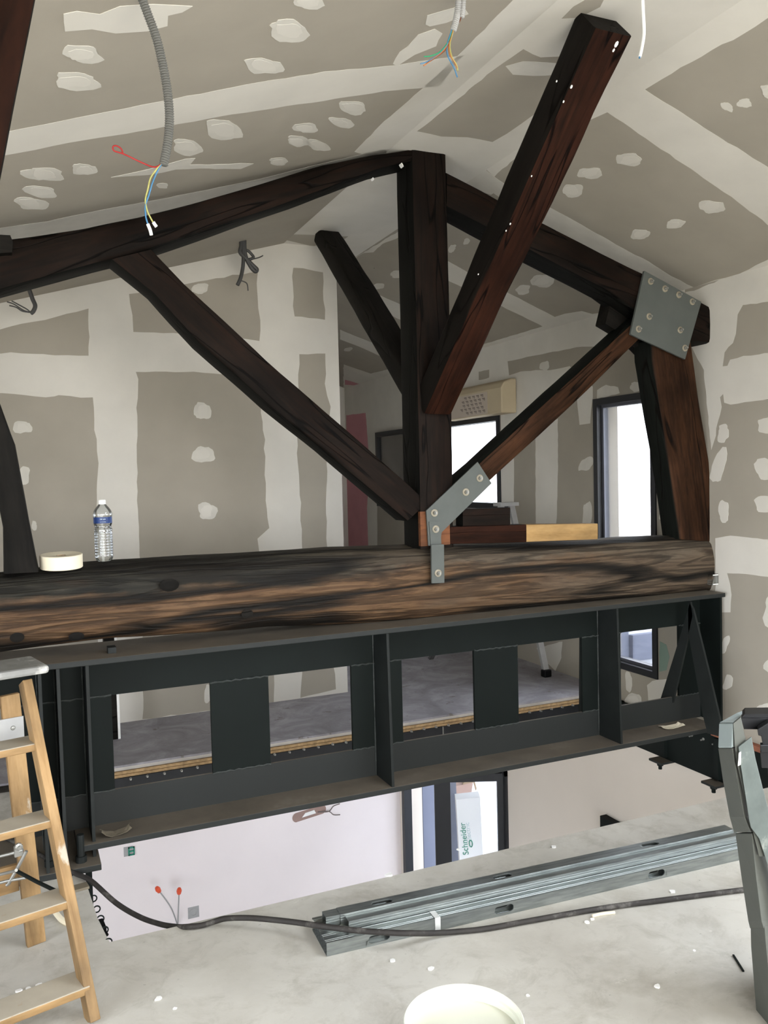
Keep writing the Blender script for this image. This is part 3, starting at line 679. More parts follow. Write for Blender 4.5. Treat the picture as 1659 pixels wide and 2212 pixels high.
# ------------------------------------------------------------------ timbers
def timber(name, st, mat, parent, r=.022, amp=.006, seed=0, sub=5, fr=3.0):
    """st: stations of 4 corners (front top, front bottom, back bottom, back top)"""
    st = [[np.array(p, float) for p in s] for s in st]
    fine = []
    for i in range(len(st)-1):
        for k in range(sub):
            t = k/sub; fine.append([st[i][j]*(1-t)+st[i+1][j]*t for j in range(4)])
    fine.append(st[-1])
    c0 = sum(fine[0])/4; c1 = sum(fine[-1])/4; ax = (c1-c0)/np.linalg.norm(c1-c0)
    u = fine[0][0]-fine[0][1]; u -= ax*u.dot(ax); u /= np.linalg.norm(u); w = np.cross(ax, u)
    Rm = np.stack([ax, np.cross(u, ax), u])   # local axes: x along, z up
    vs = []; fs = []; n = 0
    for q in fine:
        ring = []
        for j in range(4):
            a, p, c = q[(j-1)%4], q[j], q[(j+1)%4]
            la, lc = np.linalg.norm(a-p), np.linalg.norm(c-p)
            ra = min(r, la*.45); rc = min(r, lc*.45)
            s0 = p+(a-p)/la*ra; s1 = p+(c-p)/lc*rc
            ring += [(1-t)**2*s0+2*t*(1-t)*p+t*t*s1 for t in ((0,.2,.4,.6,.8,1) if r > .06 else (0,.5,1))]
            ring.append((s1 + (c + (p-c)/lc*min(r, lc*.45)))/2)
        cen = sum(q)/4
        for p in ring:
            d = (p-cen); d /= max(np.linalg.norm(d), 1e-6)
            l = Rm @ (p-c0)
            v = Vector((l[0]*fr*.55+seed*7.3, l[1]*fr*2.2, l[2]*fr*2.2))
            o = noise.noise(v)*amp + noise.noise(v*3.1)*amp*.45
            vs.append(p + d*o)
        n = len(ring)
    m = len(fine)
    fs = [(i*n+k, i*n+(k+1)%n, (i+1)*n+(k+1)%n, (i+1)*n+k) for i in range(m-1) for k in range(n)]
    fs += [tuple(range(n-1,-1,-1)), tuple(range((m-1)*n, m*n))]
    b = MB(); b.add([Rm @ (p-c0) for p in vs], fs)
    o = b.build(name, mat, None, smooth=50)
    mw = Matrix.Identity(4)
    for i in range(3):
        for j in range(3): mw[i][j] = float(Rm[j][i])
        mw[i][3] = float(c0[i])
    o.parent = parent; o.matrix_parent_inverse = Matrix.Translation(-parent_origin(parent)) if parent else Matrix.Identity(4)
    o.matrix_basis = mw
    return o
YT, DT = 4.04, .19
def front_st(pairs, Yf=YT, d=DT):
    out = []
    for (xt, yt, xb, yb) in pairs:
        a = PY(xt, yt, Yf); c = PY(xb, yb, Yf); e = np.array([0, d, 0]); out.append((a, c, c+e, a+e))
    return out
truss = thing('roof_truss', 'dark stained timber roof truss with king post, braces and heavy tie beam', 'roof truss', (2.08, 4.14, .92))
# tie beam (rounded log)
tp = [(-140,1262),(0,1238),(100,1229),(180,1218),(250,1213),(330,1208),(440,1203),(560,1194),(700,1183),(850,1178),(1000,1176),(1150,1171),(1300,1164),(1440,1158),(1560,1156)]
bt = [(-140,1428),(0,1409),(100,1394),(180,1386),(250,1379),(330,1376),(440,1373),(560,1362),(700,1352),(850,1345),(1000,1331),(1150,1318),(1300,1304),(1440,1294),(1560,1284)]
st = []
for i,(p, q) in enumerate(zip(tp, bt)):
    a = PY(*p, 4.22); c = PY(*q, 4.13); yb = 4.33
    st.append(((a[0], 4.03, a[2]+.005), (c[0], 4.03, c[2]), (c[0], 4.34, c[2]), (a[0], 4.34, a[2]+.005)))
timber('tie_beam', st, M['tie'], truss, r=.15, amp=.016, seed=3, sub=8, fr=2.2)
# knots in the log
for (x, y, rx, rz) in ((37,1377,.030,.022),(534,1326,.030,.022),(366,1264,.045,.030),(165,1375,.034,.020),(1315,1240,.022,.014)):
    c_ = PY(x, y, 4.03); b = MB(); b.add([c_+np.array([rx*k*math.cos(a), -.002-.004*(1-k), rz*k*math.sin(a)]) for k in (1.0,.6) for a in np.linspace(0, 2*PI, 14, endpoint=False)], [(i, (i+1)%14, 14+(i+1)%14, 14+i) for i in range(14)] + [tuple(range(14, 28))]); b.build('knot', M['wood_black'], truss)
# king post
a0 = PY(898, 700, YT); a1 = PY(972, 700, YT); KX0, KX1 = a0[0], a1[0]; KZ0 = 1.30; KZ1 = ZF+.01
st = [((KX0+dx, YT, z), (KX1+dx2, YT, z), (KX1+dx2, YT+.21, z), (KX0+dx, YT+.21, z)) for z, dx, dx2 in ((KZ0,-.005,.0),(1.62,.0,.0),(2.1,.0,.004),(2.6,.0,.002),(3.1,.0,.002),(KZ1,.0,.0))]
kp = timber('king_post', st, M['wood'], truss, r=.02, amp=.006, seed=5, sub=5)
# cleaner orange block at the foot of the post (stain worn away)
b = MB(); b.box((KX0-.002, YT-.004, 1.315), (KX1-.03, YT+.02, 1.50)); o = b.build('bare_wood_patch', wood('worn_orange_oak', (.05,.017,.006), (.14,.05,.018), (.2,.075,.028), bstr=.2, crack=False), truss); tag(o, 'orange bare wood patch at the foot of the king post')
# left rafter
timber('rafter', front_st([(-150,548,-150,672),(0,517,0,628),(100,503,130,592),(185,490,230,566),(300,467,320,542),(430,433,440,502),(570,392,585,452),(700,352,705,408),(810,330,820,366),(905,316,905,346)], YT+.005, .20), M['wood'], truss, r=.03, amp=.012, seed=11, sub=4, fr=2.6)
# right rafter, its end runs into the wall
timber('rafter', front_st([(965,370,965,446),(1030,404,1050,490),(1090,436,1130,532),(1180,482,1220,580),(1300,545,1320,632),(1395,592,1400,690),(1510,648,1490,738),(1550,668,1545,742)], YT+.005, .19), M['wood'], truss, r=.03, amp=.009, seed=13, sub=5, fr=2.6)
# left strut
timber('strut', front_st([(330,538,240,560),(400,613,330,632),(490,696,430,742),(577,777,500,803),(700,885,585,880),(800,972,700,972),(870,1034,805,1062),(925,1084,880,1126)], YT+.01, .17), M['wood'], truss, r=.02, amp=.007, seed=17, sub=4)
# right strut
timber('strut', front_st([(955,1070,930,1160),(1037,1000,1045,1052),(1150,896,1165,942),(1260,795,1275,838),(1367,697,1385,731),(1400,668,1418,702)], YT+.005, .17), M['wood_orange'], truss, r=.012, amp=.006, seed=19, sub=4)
# right leg under the rafter and the block behind it
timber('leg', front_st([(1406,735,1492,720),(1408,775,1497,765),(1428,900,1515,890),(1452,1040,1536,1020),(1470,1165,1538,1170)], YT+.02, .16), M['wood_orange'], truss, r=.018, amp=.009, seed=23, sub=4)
timber('backing_block', front_st([(1322,640,1308,700),(1380,668,1366,735),(1428,690,1412,782)], YT+.13, .10), M['wood_black'], truss, r=.012, amp=.005, seed=29, sub=3)
# left leg
timber('leg', front_st([(-105,560,-10,640),(-60,760,-4,860),(-25,980,32,960),(5,1140,62,1120),(8,1240,86,1236)], YT+.02, .16), M['wood_black'], truss, r=.015, amp=.007, seed=31, sub=4)
b = MB(); b.prism([PY(-20,506,YT-.05), PY(22,508,YT-.05), PY(28,522,YT-.05), PY(26,545,YT-.05), PY(-20,548,YT-.05)], (0, .16, 0)); b.build('wedge_block', M['wood_black'], truss)
# ridge braces in the plane of the post: one towards the camera, one away
KXc = (KX0+KX1)/2
def xbrace(name, p0, p1, wx0, wx1, d0, d1, mat, seed, n=5):
    """p0,p1 = (Y,Z) of axis; wx = width in X, d = depth"""
    p0 = np.array([KXc, *p0]); p1 = np.array([KXc, *p1]); ax = (p1-p0)/np.linalg.norm(p1-p0)
    up = np.cross(ax, [1,0,0]); up /= np.linalg.norm(up)
    st = []
    for k in range(n):
        t = k/(n-1); c = p0*(1-t)+p1*t; w = (wx0*(1-t)+wx1*t)/2; d = (d0*(1-t)+d1*t)/2; x = np.array([1.,0,0])
        st.append((c - x*w + up*d, c + x*w + up*d, c + x*w - up*d, c - x*w - up*d))
    return timber(name, st, mat, truss, r=.018, amp=.009, seed=seed, sub=5)
pA = PX(942, 905, KXc); pB = PX(1304, 60, KXc)
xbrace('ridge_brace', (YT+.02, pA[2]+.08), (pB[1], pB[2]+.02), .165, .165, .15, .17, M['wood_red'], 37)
pC = PX(862, 850, KXc-.02); pD = PX(697, 500, KXc-.02)
xbrace('ridge_brace', (YT+.19, pC[2]+.0), (pD[1], ZF), .15, .15, .13, .13, M['wood_black'], 41)
axb = np.array([0, pB[1]-YT-.02, pB[2]+.02-pA[2]-.08]); axb /= np.linalg.norm(axb); nb_ = np.array([0, -axb[2], axb[1]]);  nb_ = nb_ if nb_[1] < 0 else -nb_
for (x, y, s_) in ((1331,95,.012),(1325,108,.007),(1234,187,.007),(1217,219,.005),(1202,95+80,.004),(1102,483,.005),(1093,498,.004),(1148,380,.004),(1033,592,.004)):
    c_ = PL(x, y, np.array([KXc, YT+.02, pA[2]+.08]) + nb_*.085, nb_); u_ = np.array([1.,0,0])
    b = MB(); b.prism([c_ + u_*s_*math.cos(a)*.6 + axb*s_*math.sin(a) for a in np.linspace(0, 2*PI, 7, endpoint=False)], nb_*.003); b.build('plaster_splash', M['cap'], truss)
# bits of timber standing on the tie beam right of the post
zt_ = PY(1100, 1172, YT+.03)[2]
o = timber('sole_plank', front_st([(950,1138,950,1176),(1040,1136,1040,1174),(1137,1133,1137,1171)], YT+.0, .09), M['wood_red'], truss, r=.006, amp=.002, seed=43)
o = timber('sole_plank', front_st([(1137,1133,1137,1171),(1210,1132,1210,1168),(1291,1131,1291,1165)], YT+.0, .09), M['wood_pine_raw'], truss, r=.006, amp=.002, seed=44); tag(o, 'unstained tan plank end')
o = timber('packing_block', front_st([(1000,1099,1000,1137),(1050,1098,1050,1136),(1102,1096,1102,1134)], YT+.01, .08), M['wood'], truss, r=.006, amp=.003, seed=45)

# steel plates with bolts
def bolt_at(p, n, parent, r=.021, s=1.0):
    """washer, nut and threaded end on direction n"""
    n = np.array(n, float); n /= np.linalg.norm(n); p = np.array(p, float)
    w = MB(); w.lathe([(r,0),(r,.004),(r*.9,.005),(.002,.005)], p, 18, n); wo = w.build('bolt', M['washer'], parent)
    b = MB(); b.lathe([(r*.56,.004),(r*.56,.016),(r*.5,.018),(.002,.018)], p, 6, n); b.lathe([(r*.3,.016),(r*.3,.027),(.002,.027)], p, 10, n)
    b.build('nut', M['bolt'], wo); return wo
def plate(name, px, bolts, Y, t=.010, par=truss):
    b = MB(); b.prism([PY(x, y, Y) for x, y in px], (0, t, 0)); o = b.build(name, M['gusset'], par)
    for q in bolts: bolt_at(PY(*q, Y), (0,-1,0), o, .0205)
    return o
o = plate('gusset_plate', [(1392,585),(1515,652),(1480,776),(1362,722)], [(1405,608),(1436,624),(1466,637),(1495,652),(1402,684),(1379,711),(1469,713),(1479,752)], YT-.018, .014)
tag(o, 'large square steel plate with eight bolts at the rafter end')
o = plate('gusset_plate', [(1032,998),(1062,1044),(954,1150),(950,1179),(926,1179),(921,1103)], [(1036,1033),(1006,1063),(938,1108)], YT-.022, .010)
tag(o, 'cranked steel plate tying the right strut to the post foot')
o = plate('strap_plate', [(927,1127),(950,1127),(954,1180),(931,1180)], [(941,1143)], YT-.028, .006)
o = plate('strap_plate', [(932,1177),(959,1176),(960,1259),(933,1260)], [(946,1238)], 3.985, .012)
# white paint specks on timbers
for (x, y, s) in ((868,355,10),(806,385,6),(1331,95,9),(1234,187,5),(1216,220,4),(1312,108,5)):
    b = MB(); p = PY(x, y, YT-.01) if x < 1000 else None
    if p is None:
        continue
    b.prism([p+np.array(q)*s/900 for q in ((0,0,.8),(.5,0,.2),(.9,0,-.9),(.3,0,-.4),(-.3,0,.5))], (0,.03,0)); b.build('plaster_splash', M['cap'], truss)

# second brace of a nearer truss, top left corner
nb = thing('roof_brace', 'dark timber brace crossing the top left corner, nearer than the truss', 'timber', PY(0, 300, 1.5))
timber('brace', [tuple(PY(x, y, Y) for x, y, Y in q) for q in (
    ((-20,480,1.45),(-150,480,1.45),(-150,480,1.55),(-24,480,1.55)), ((2,390,1.45),(-120,390,1.45),(-126,390,1.55),(-2,390,1.55)), ((30,250,1.45),(-100,250,1.45),(-108,250,1.55),(24,250,1.55)), ((80,0,1.45),(-55,0,1.45),(-65,0,1.55),(72,0,1.55)), ((96,-80,1.45),(-40,-80,1.45),(-52,-80,1.55),(88,-80,1.55)))], M['wood_red'], nb, r=.012, amp=.004, seed=51, sub=5)

# ------------------------------------------------------------------ steel girder
YWB = 4.10          # web front face
gird = thing('steel_girder', 'dark grey welded steel girder with rectangular web openings under the tie beam', 'girder', (2, 4.1, .07))
zt0, zt1 = .893, .919; zb0, zb1 = .070, .098; GX0, GX1 = -.45, 4.0
b = MB(); b.box((GX0, 3.905, zt0), (GX1, 4.32, zt1)); bevel(b.build('top_flange', M['flange'], gird), .003)
b = MB(); b.box((.19, 3.895, zb0), (GX1-.06, 4.32, zb1)); bevel(b.build('bottom_flange', M['flange'], gird), .003)
ops = []
for q in ([(-110,1555),(28,1532),(30,1745),(-110,1775)], [(244,1503),(456,1476),(458,1675),(245,1711)], [(581,1460),(758,1438),(763,1621),(583,1651)],
          [(867,1424),(1021,1406),(1029,1576),(871,1602)], [(1117,1392),(1255,1377),(1260,1532),(1121,1559)], [(1338,1367),(1461,1352),(1472,1501),(1343,1525)]):
    P = [PY(x, y, YWB) for x, y in q]; ops.append(((P[0][0]+P[3][0])/2, (P[1][0]+P[2][0])/2, (P[3][2]+P[2][2])/2, (P[0][2]+P[1][2])/2))
zlo = np.mean([o[2] for o in ops[1:]]); zhi = np.mean([o[3] for o in ops[1:]])
tw = .014
b = MB(); b.box((GX0, YWB, zhi), (GX1-.02, YWB+tw, zt0)); b.build('upper_web', M['steel'], gird)
b = MB(); b.box((.0, YWB, zb1-.002), (GX1-.02, YWB+tw, zlo)); b.build('lower_web', M['flange'], gird)
xs = [GX0] + [v for o in ops for v in o[:2]] + [GX1-.02]
for i in range(0, len(xs), 2):
    b = MB(); b.box((xs[i], YWB-.002, zlo-.001), (xs[i+1], YWB+tw+.002, zhi+.001)); b.build('web_plate', M['steel'], gird)
    for z in (zlo, zhi):
        if xs[i+1]-xs[i] < .05: continue
        w = MB(); w.tube([(xs[i]+(xs[i+1]-xs[i])*k/14, YWB-.003, z+.0025*math.sin(k*2.7+i)) for k in range(15)], [.0042+.0012*math.sin(k*3.9+i) for k in range(15)], 6); w.build('weld_bead', M['weld'], gird)
def stiff(X, ytop, ybot, zt=zt0, zb=zb1, t=.014, name='stiffener', back=True):
    b = MB(); b.prism([(X, ytop, zt), (X, YWB, zt), (X, YWB, zb), (X, ybot, zb)], (t, 0, 0)); b.build(name, M['steel_edge'], gird)
    if back:
        b = MB(); b.prism([(X, 2*YWB-ytop, zt), (X, YWB+tw, zt), (X, YWB+tw, zb), (X, 2*YWB-ybot, zb)], (t, 0, 0)); b.build(name, M['steel_edge'], gird)
    w = MB(); w.tube([(X-.004, YWB-.004, zb+(zt-zb)*k/10) for k in range(11)], [.004 if k % 4 else .0015 for k in range(11)], 6); w.build('weld_bead', M['weld'], gird)
def Xat(px, y, Y): return PY(px, y, Y)[0]
stiff(Xat(836, 1400, 3.92), 3.925, 3.90)
stiff(Xat(1333, 1340, 3.92), 3.925, 3.90)
stiff(.256, 3.91, 3.92, zb=.03)
stiff(.135, 3.91, 3.85, zb=.03)
stiff(Xat(84, 1520, 3.92), 3.91, 3.84, zb=.03)
# raking stiffener at the right end, its twin behind, and the end plate
Xr = Xat(1488, 1300, 3.95)
p = PX(1556, 1588, Xr+.01)
b = MB(); b.prism([PX(x, y, Xr) for x, y in ((1486,1296),(1497,1316),(1530,1450),(1558,1570),(1558,1592),(1528,1584),(1518,1545),(1496,1420),(1487,1370))], (.014, 0, 0)); b.build('raking_stiffener', M['steel_edge'], gird)
b = MB(); b.prism([PX(x, y, Xr) for x, y in ((1491,1300),(1461,1400),(1422,1525),(1452,1520),(1462,1480),(1478,1410),(1496,1330))], (.014, 0, 0)); b.build('raking_stiffener', M['steel_edge'], gird)
b = MB(); b.box((GX1-.02, 3.93, zb1), (GX1-.004, 4.3, zt0)); b.build('end_plate', M['steel'], gird)
# bearing plate on the floor at the left, with anchor bolts
pr = PZ(219, 1862, .02)
b = MB(); b.box((-.4, 3.835, .0), (.284, 4.34, .028)); bevel(b.build('base_plate', M['flange'], gird), .003)
for qx, qy in ((.205, 3.90), (.078, 3.92)):
    b = MB(); b.lathe([(.024,.028),(.024,.055),(.016,.056),(.016,.15),(.002,.15)], (qx, qy, 0), 12); b.build('anchor_bolt', M['steel_edge'], gird)
# post below the bearing plate
post = MB(); post.box((.220, 3.87, ZL), (.246, 3.90, -.001)); tag(post.build('steel_post', M['steel']), 'slim dark steel post below the bearing plate at the hole edge', 'post')
q = PY(240, 1404, 4.05); b = MB(); b.box((q[0]-.018, 4.0, zt1), (q[0]+.018, 4.06, zt1+.026)); b.build('shim', M['steel_edge'], gird)
# scraps lying on the lower flange
def scrap(px, py, z, sx, sy, label, mat, curl=.02, seed=1):
    c = PZ(px, py, z); r = random.Random(seed); n = 7; b = MB(); vs = []
    for i in range(n):
        for j in range(4):
            u, v = i/(n-1)-.5, j/3-.5
            vs.append((c[0]+u*sx+r.uniform(-.006,.006), c[1]+v*sy+r.uniform(-.006,.006), z+.001+curl*(u*2)**2*r.uniform(.6,1)+abs(v)*.004))
    b.add(vs, [(i*4+j, i*4+j+1, (i+1)*4+j+1, (i+1)*4+j) for i in range(n-1) for j in range(3)])
    o = b.build('paper_scrap', mat); o.modifiers.new('s', 'SOLIDIFY').thickness = .001
    return tag(o, label, 'scrap')
scrap(1452, 1571, zb1, .16, .06, 'torn pale paper scrap lying on the lower flange near the right wall', M['tape'], .012, 4)
scrap(250, 1802, zb1, .13, .06, 'curled brown paper scrap on the left end of the lower flange', M['dust'], .03, 5)

# ------------------------------------------------------------------ far floor edge channel
zc1 = ZFAR-.074; zc0 = zc1-.24
chan = thing('edge_channel', 'dark steel edge channel with bolt ends under the far floor boards', 'steel channel', (2, FY, zc0))
b = MB(); b.box((HX, FY-.006, zc0), (XW-.03, FY+.006, zc1)); b.build('channel_web', M['channel'], chan)
b = MB(); b.box((HX, FY+.006, zc1-.012), (XW-.03, FY+.019, zc1)); b.build('channel_flange', M['steel'], chan)
for px, py in ((282,1682),(318,1676),(355,1670),(392,1664),(426,1657),(593,1629),(625,1624),(656,1618),(687,1613),(718,1607),(747,1603),
               (888,1579),(915,1574),(941,1570),(968,1566),(995,1562),(1021,1558),(1143,1538),(1167,1535),(1190,1531),(1213,1527),(1236,1523),(1257,1519)):
    q = PY(px, py, FY-.006)
    b = MB(); b.lathe([(.008,0),(.008,.005),(.005,.006),(.005,.019),(.001,.019)], q, 8, (0,-1,0)); b.build('bolt', M['bolt'], chan)
q = PY(957, 1578, FY-.008); b = MB(); b.box((q[0]-.003, FY-.010, zc0), (q[0]+.003, FY-.005, zc1)); b.build('joint', M['bolt'], chan)
# side beam along the right wall with bolt ends and hanging plates
sb = thing('side_beam', 'dark steel side beam along the right wall below the girder end, with hanging bolt plates', 'beam', (XW-.03, 4.2, -.28))
b = MB(); b.box((XW-.03, HY+.01, -.285), (XW-.012, FY-.01, -.005)); b.build('beam_web', M['steel'], sb)
b = MB(); b.box((XW-.012, HY+.01, -.02), (XW+.08, FY-.01, -.005)); b.build('beam_flange', M['steel'], sb)
for (px, py) in ((1437, 1638), (1553, 1690)):
    q = PX(px, py, XW-.03)
    b = MB(); b.box((XW-.055, q[1]-.02, -.27), (XW-.03, q[1]+.02, -.01)); b.build('stub', M['steel'], sb)
    b = MB(); b.box((XW-.12, q[1]-.06, -.30), (XW-.0, q[1]+.06, -.286)); b.build('hanger_plate', M['flange'], sb)
    b = MB(); b.lathe([(.022,-.30),(.022,-.325),(.013,-.326),(.013,-.35),(.001,-.35)], (XW-.075, q[1], 0), 6); b.build('nut', M['steel'], sb)
for px, py in ((1495,1588),(1520,1596),(1545,1605)):
    q = PX(px, py, XW-.03); b = MB(); b.lathe([(.009,0),(.009,.006),(.005,.007),(.005,.026),(.001,.026)], q, 8, (-1,0,-.2)); b.build('bolt', M['bolt'], sb)
b = MB(); b.box((XW-.045, 3.3, -.002), (XW-.002, 4.02, .03)); tag(b.build('brick_strip', M['brick']), 'narrow red brick strip between side beam and right wall', 'brick')
ledge = MB(); q0 = PX(1296, 1762, XLOW-.06); ledge.box((XLOW-.06, 4.2, q0[2]-.2), (XLOW-.001, q0[1], q0[2])); tag(ledge.build('wall_beam', M['steel']), 'dark steel beam end on the lower right wall, just above the slab edge', 'beam')

# ------------------------------------------------------------------ things on the tie beam
def tape_roll():
    c = PY(133, 1222, 4.14); z = PY(133, 1229, 4.08)[2]
    t = thing('tape_roll', 'roll of cream paper jointing tape lying on the tie beam', 'tape', (c[0], 4.14, z))
    b = MB(); k = .093
    b.lathe([(.020,0),(k-.003,0),(k,.003),(k,.060),(k-.003,.063),(.034,.060),(.020,.056),(.020,0)], (c[0], 4.14, z), 40, (0,-.07,1)); b.build('roll', M['tape'], t, smooth=30)
    b = MB(); b.lathe([(.018,.002),(.021,.002),(.021,.058),(.018,.058),(.018,.002)], (c[0], 4.14, z), 24, (0,-.07,1)); b.build('core', M['card'], t)
tape_roll()
def bottle():
    z = PY(225, 1213, 4.12)[2]; c = PY(225, 1200, 4.14)
    t = thing('water_bottle', 'small clear plastic water bottle with a blue label standing on the tie beam', 'bottle', (c[0], 4.14, z))
    hgt = PY(225, 1079, 4.14)[2]-z; k = hgt/.30; s = lambda r, h: (r*k, h*k)
    prof = [s(.001,.004), s(.028,.0), s(.036,.004), s(.041,.016)]
    for i in range(9):
        h = .024+i*.0135; prof += [s(.0435,h), s(.0435,h+.006), s(.0415,h+.0095)]
    prof += [s(.0425,.150), s(.0425,.158), s(.039,.162), s(.039,.174), s(.0425,.180), s(.043,.186), s(.043,.216), s(.0445,.222), s(.0445,.232), s(.040,.247), s(.030,.262), s(.019,.275), s(.0145,.281), s(.0145,.286)]
    b = MB(); b.lathe(prof, (c[0], 4.14, z), 32); b.build('bottle_body', M['pet'], t, smooth=60)
    b = MB(); b.lathe([(r*.96, h+.001) for r, h in prof if h < .228*k] , (c[0], 4.14, z), 32); b.build('water', water_mat(), t, smooth=60)
    b = MB(); b.lathe([s(.0165,.277), s(.0172,.279), s(.0172,.296), s(.015,.299), s(.001,.299)], (c[0], 4.14, z), 24); b.build('cap', M['cap'], t, smooth=30)
    b = MB(); b.lathe([s(.0437,.186), s(.0437,.216)], (c[0], 4.14, z), 36); b.f = b.f[:36]; b.build('label_band', M['bluelabel'], t, smooth=30)
    for txt, zz, sz in (('DE LA', .203, .010), ('~~~~', .190, .012)):
        vs, fs = text_mesh(txt, sz*k, None, 't'); wmax = max(v[0] for v in vs); b = MB(); r = .0442*k
        a0 = math.atan2(-4.14, -c[0])
        out = []
        for v in vs:
            a = a0 + (v[0]-wmax/2)/r; out.append((c[0]+r*math.cos(a), 4.14+r*math.sin(a), z+zz*k+v[1]))
        b.add(out, fs); b.build('label_print', M['paleprint'], t)
bottle()
# clear box at the right end of the tie beam
q = PY(1545, 1250, 4.02)
jb = thing('clear_box', 'small clear plastic box fixed at the right end of the tie beam by the wall', 'box', (q[0], 4.0, q[2]-.03))
b = MB(); b.box((XW-.055, 3.985, q[2]-.035), (XW-.003, 4.03, q[2]+.035)); bevel(b.build('box_body', M['pet'], jb), .004)
for dz in (-.032, .026):
    b = MB(); b.box((XW-.05, 3.983, q[2]+dz), (XW-.008, 3.986, q[2]+dz+.006)); b.build('rim', M['cap'], jb)

# ------------------------------------------------------------------ cables hanging from the ceiling
def conduit(name, label, pts, r, mat, wires, group=None):
    t = thing(name, label, 'conduit', pts[0], group)
    p = spline(pts, 40); L = sum(np.linalg.norm(p[i+1]-p[i]) for i in range(len(p)-1)); n = int(L/.0032)
    # resample evenly for corrugation
    acc = [0]
    for i in range(len(p)-1): acc.append(acc[-1]+np.linalg.norm(p[i+1]-p[i]))
    q = []; P = np.array(p)
    for k in range(n+1):
        d = L*k/n; q.append(np.array([np.interp(d, acc, P[:,j]) for j in range(3)]))
    b = MB(); b.tube(q, [r if k % 2 else r*.76 for k in range(n+1)], 10); b.build('sleeve', mat, t, smooth=60)
    for (mt, pp, rr, nm) in wires:
        b = MB(); b.tube(spline(pp, 8), rr, 6); b.build(nm, M[mt], t, smooth=60)
    return t
cy = onL(297, -14)[1]
c = lambda x, y, dy=0: PY(x, y, cy+dy)
conduit('grey_conduit', 'long grey corrugated conduit hanging from the left ceiling slope with red loop wire', [onL(297,-14)-np.array([0,0,-.02]), c(316,22), c(340,90), c(359,180), c(366,250), c(362,310), c(353,357)], .0125, M['conduit'],
  [('red', [c(353,350),c(335,361),c(308,352),c(268,333),c(247,326),c(244,317),c(252,315),c(262,322),c(266,333)], .0021, 'red_wire'),
   ('yellow', [c(352,350),c(338,366),c(325,385),c(319,410),c(314,432),c(318,455),c(326,472),c(333,484)], .0021, 'yellow_wire'),
   ('blue', [c(352,350),c(342,366),c(330,393),c(322,420),c(314,445),c(315,468),c(320,486)], .0021, 'blue_wire'),
   ('cap', [c(331,480),c(335,486),c(338,490)], [.003]*17 if False else .0045, 'wire_end'), ('cap', [c(319,484),c(324,496),c(327,508)], .0045, 'wire_end')])
cy2 = onL(992, -20)[1]
c2 = lambda x, y, dy=0: PY(x, y, cy2+dy)
conduit('pale_conduit', 'pale grey conduit hanging at top centre with a bunch of coloured wires', [onL(994,-30)-np.array([0,0,-.02]), c2(989,20), c2(985,45), c2(979,66)], .0115, M['conduit_light'],
  [('orange', [c2(979,60),c2(975,78),c2(970,92),c2(955,112),c2(935,128),c2(915,142)], .0021, 'orange_wire'), ('brown', [c2(980,60),c2(972,84),c2(962,108),c2(940,125),c2(920,138)], .0021, 'brown_wire'),
   ('green', [c2(978,60),c2(968,90),c2(950,112),c2(930,121),c2(916,122)], .0018, 'green_wire'), ('blue', [c2(978,60),c2(966,95),c2(967,120),c2(980,145),c2(988,167)], .0021, 'blue_wire'), ('yellow', [c2(981,60),c2(972,95),c2(976,122),c2(986,140),c2(989,153)], .0021, 'yellow_wire'),
   ('orange', [c2(982,60),c2(970,96),c2(972,118),c2(982,135),c2(988,148)], .0018, 'orange_wire'), ('blue', [c2(972,88),c2(950,115),c2(925,132),c2(908,138)], .0016, 'blue_wire')])
conduit('pale_conduit', 'short cut pale conduit beside the bunch of coloured wires at top centre', [onL(1003,-30)-np.array([0,0,-.02]), c2(1000,10), c2(997,38)], .0105, M['conduit_light'], [('brown', [c2(997,34),c2(993,46),c2(990,49)], .0018, 'brown_wire')])
cy3 = onR(1388, -20)[1]
t = thing('white_cable', 'single white cable hanging from the ceiling right of the ridge brace', 'cable', PY(1388, 0, 2.0)); b = MB(); pz = PZ(1388, -25, ZF)
b.tube(spline([PY(1387,-30,pz[1]), PY(1389,20,pz[1]), PY(1391,70,pz[1]), PY(1387,100,pz[1]), PY(1382,123,pz[1])], 8), .0062, 10); b.build('sheath', M['white_cable'], t, smooth=60)
b = MB(); b.tube([PY(1382,121,pz[1]), PY(1381.3,126,pz[1])], .003, 8); b.build('core', M['blue'], t)
# dark cable tails beyond the truss
def tail(label, strands, origin):
    t = thing('cable_tail', label, 'cable', origin)
    for (pts, r) in strands:
        b = MB(); b.tube(spline(pts, 8), r, 7); b.build('strand', M['darkgrey'], t, smooth=60)
d = lambda x, y, Y=5.6: PY(x, y, Y)
tail('knotted dark cable hanging below the left rafter, left of the far ridge brace', [([d(520,508),d(521,530),d(519,545),d(529,556),d(545,572),d(555,582),d(551,586),d(541,575),d(530,550),d(528,508)], .014), ([d(524,510),d(526,545),d(525,575),d(520,600),d(513,616)], .013), ([d(524,545),d(534,541),d(545,551),d(547,557),d(535,560),d(526,552)], .010), ([d(545,560),d(560,556),d(568,552)], .004), ([d(520,606),d(533,612),d(536,628)], .004)], d(524,508))
tail('short dark cable tail with splayed wires below the left end of the rafter', [([d(63,625),d(70,645),d(76,660),d(72,672),d(66,677)], .013), ([d(66,675),d(50,670),d(30,657),d(15,652)], .004), ([d(66,675),d(48,672),d(35,664),d(20,660)], .004), ([d(66,675),d(58,668),d(40,658),d(25,650)], .004)], d(63,625))
e = lambda x, y: PY(x, y, 6.2)
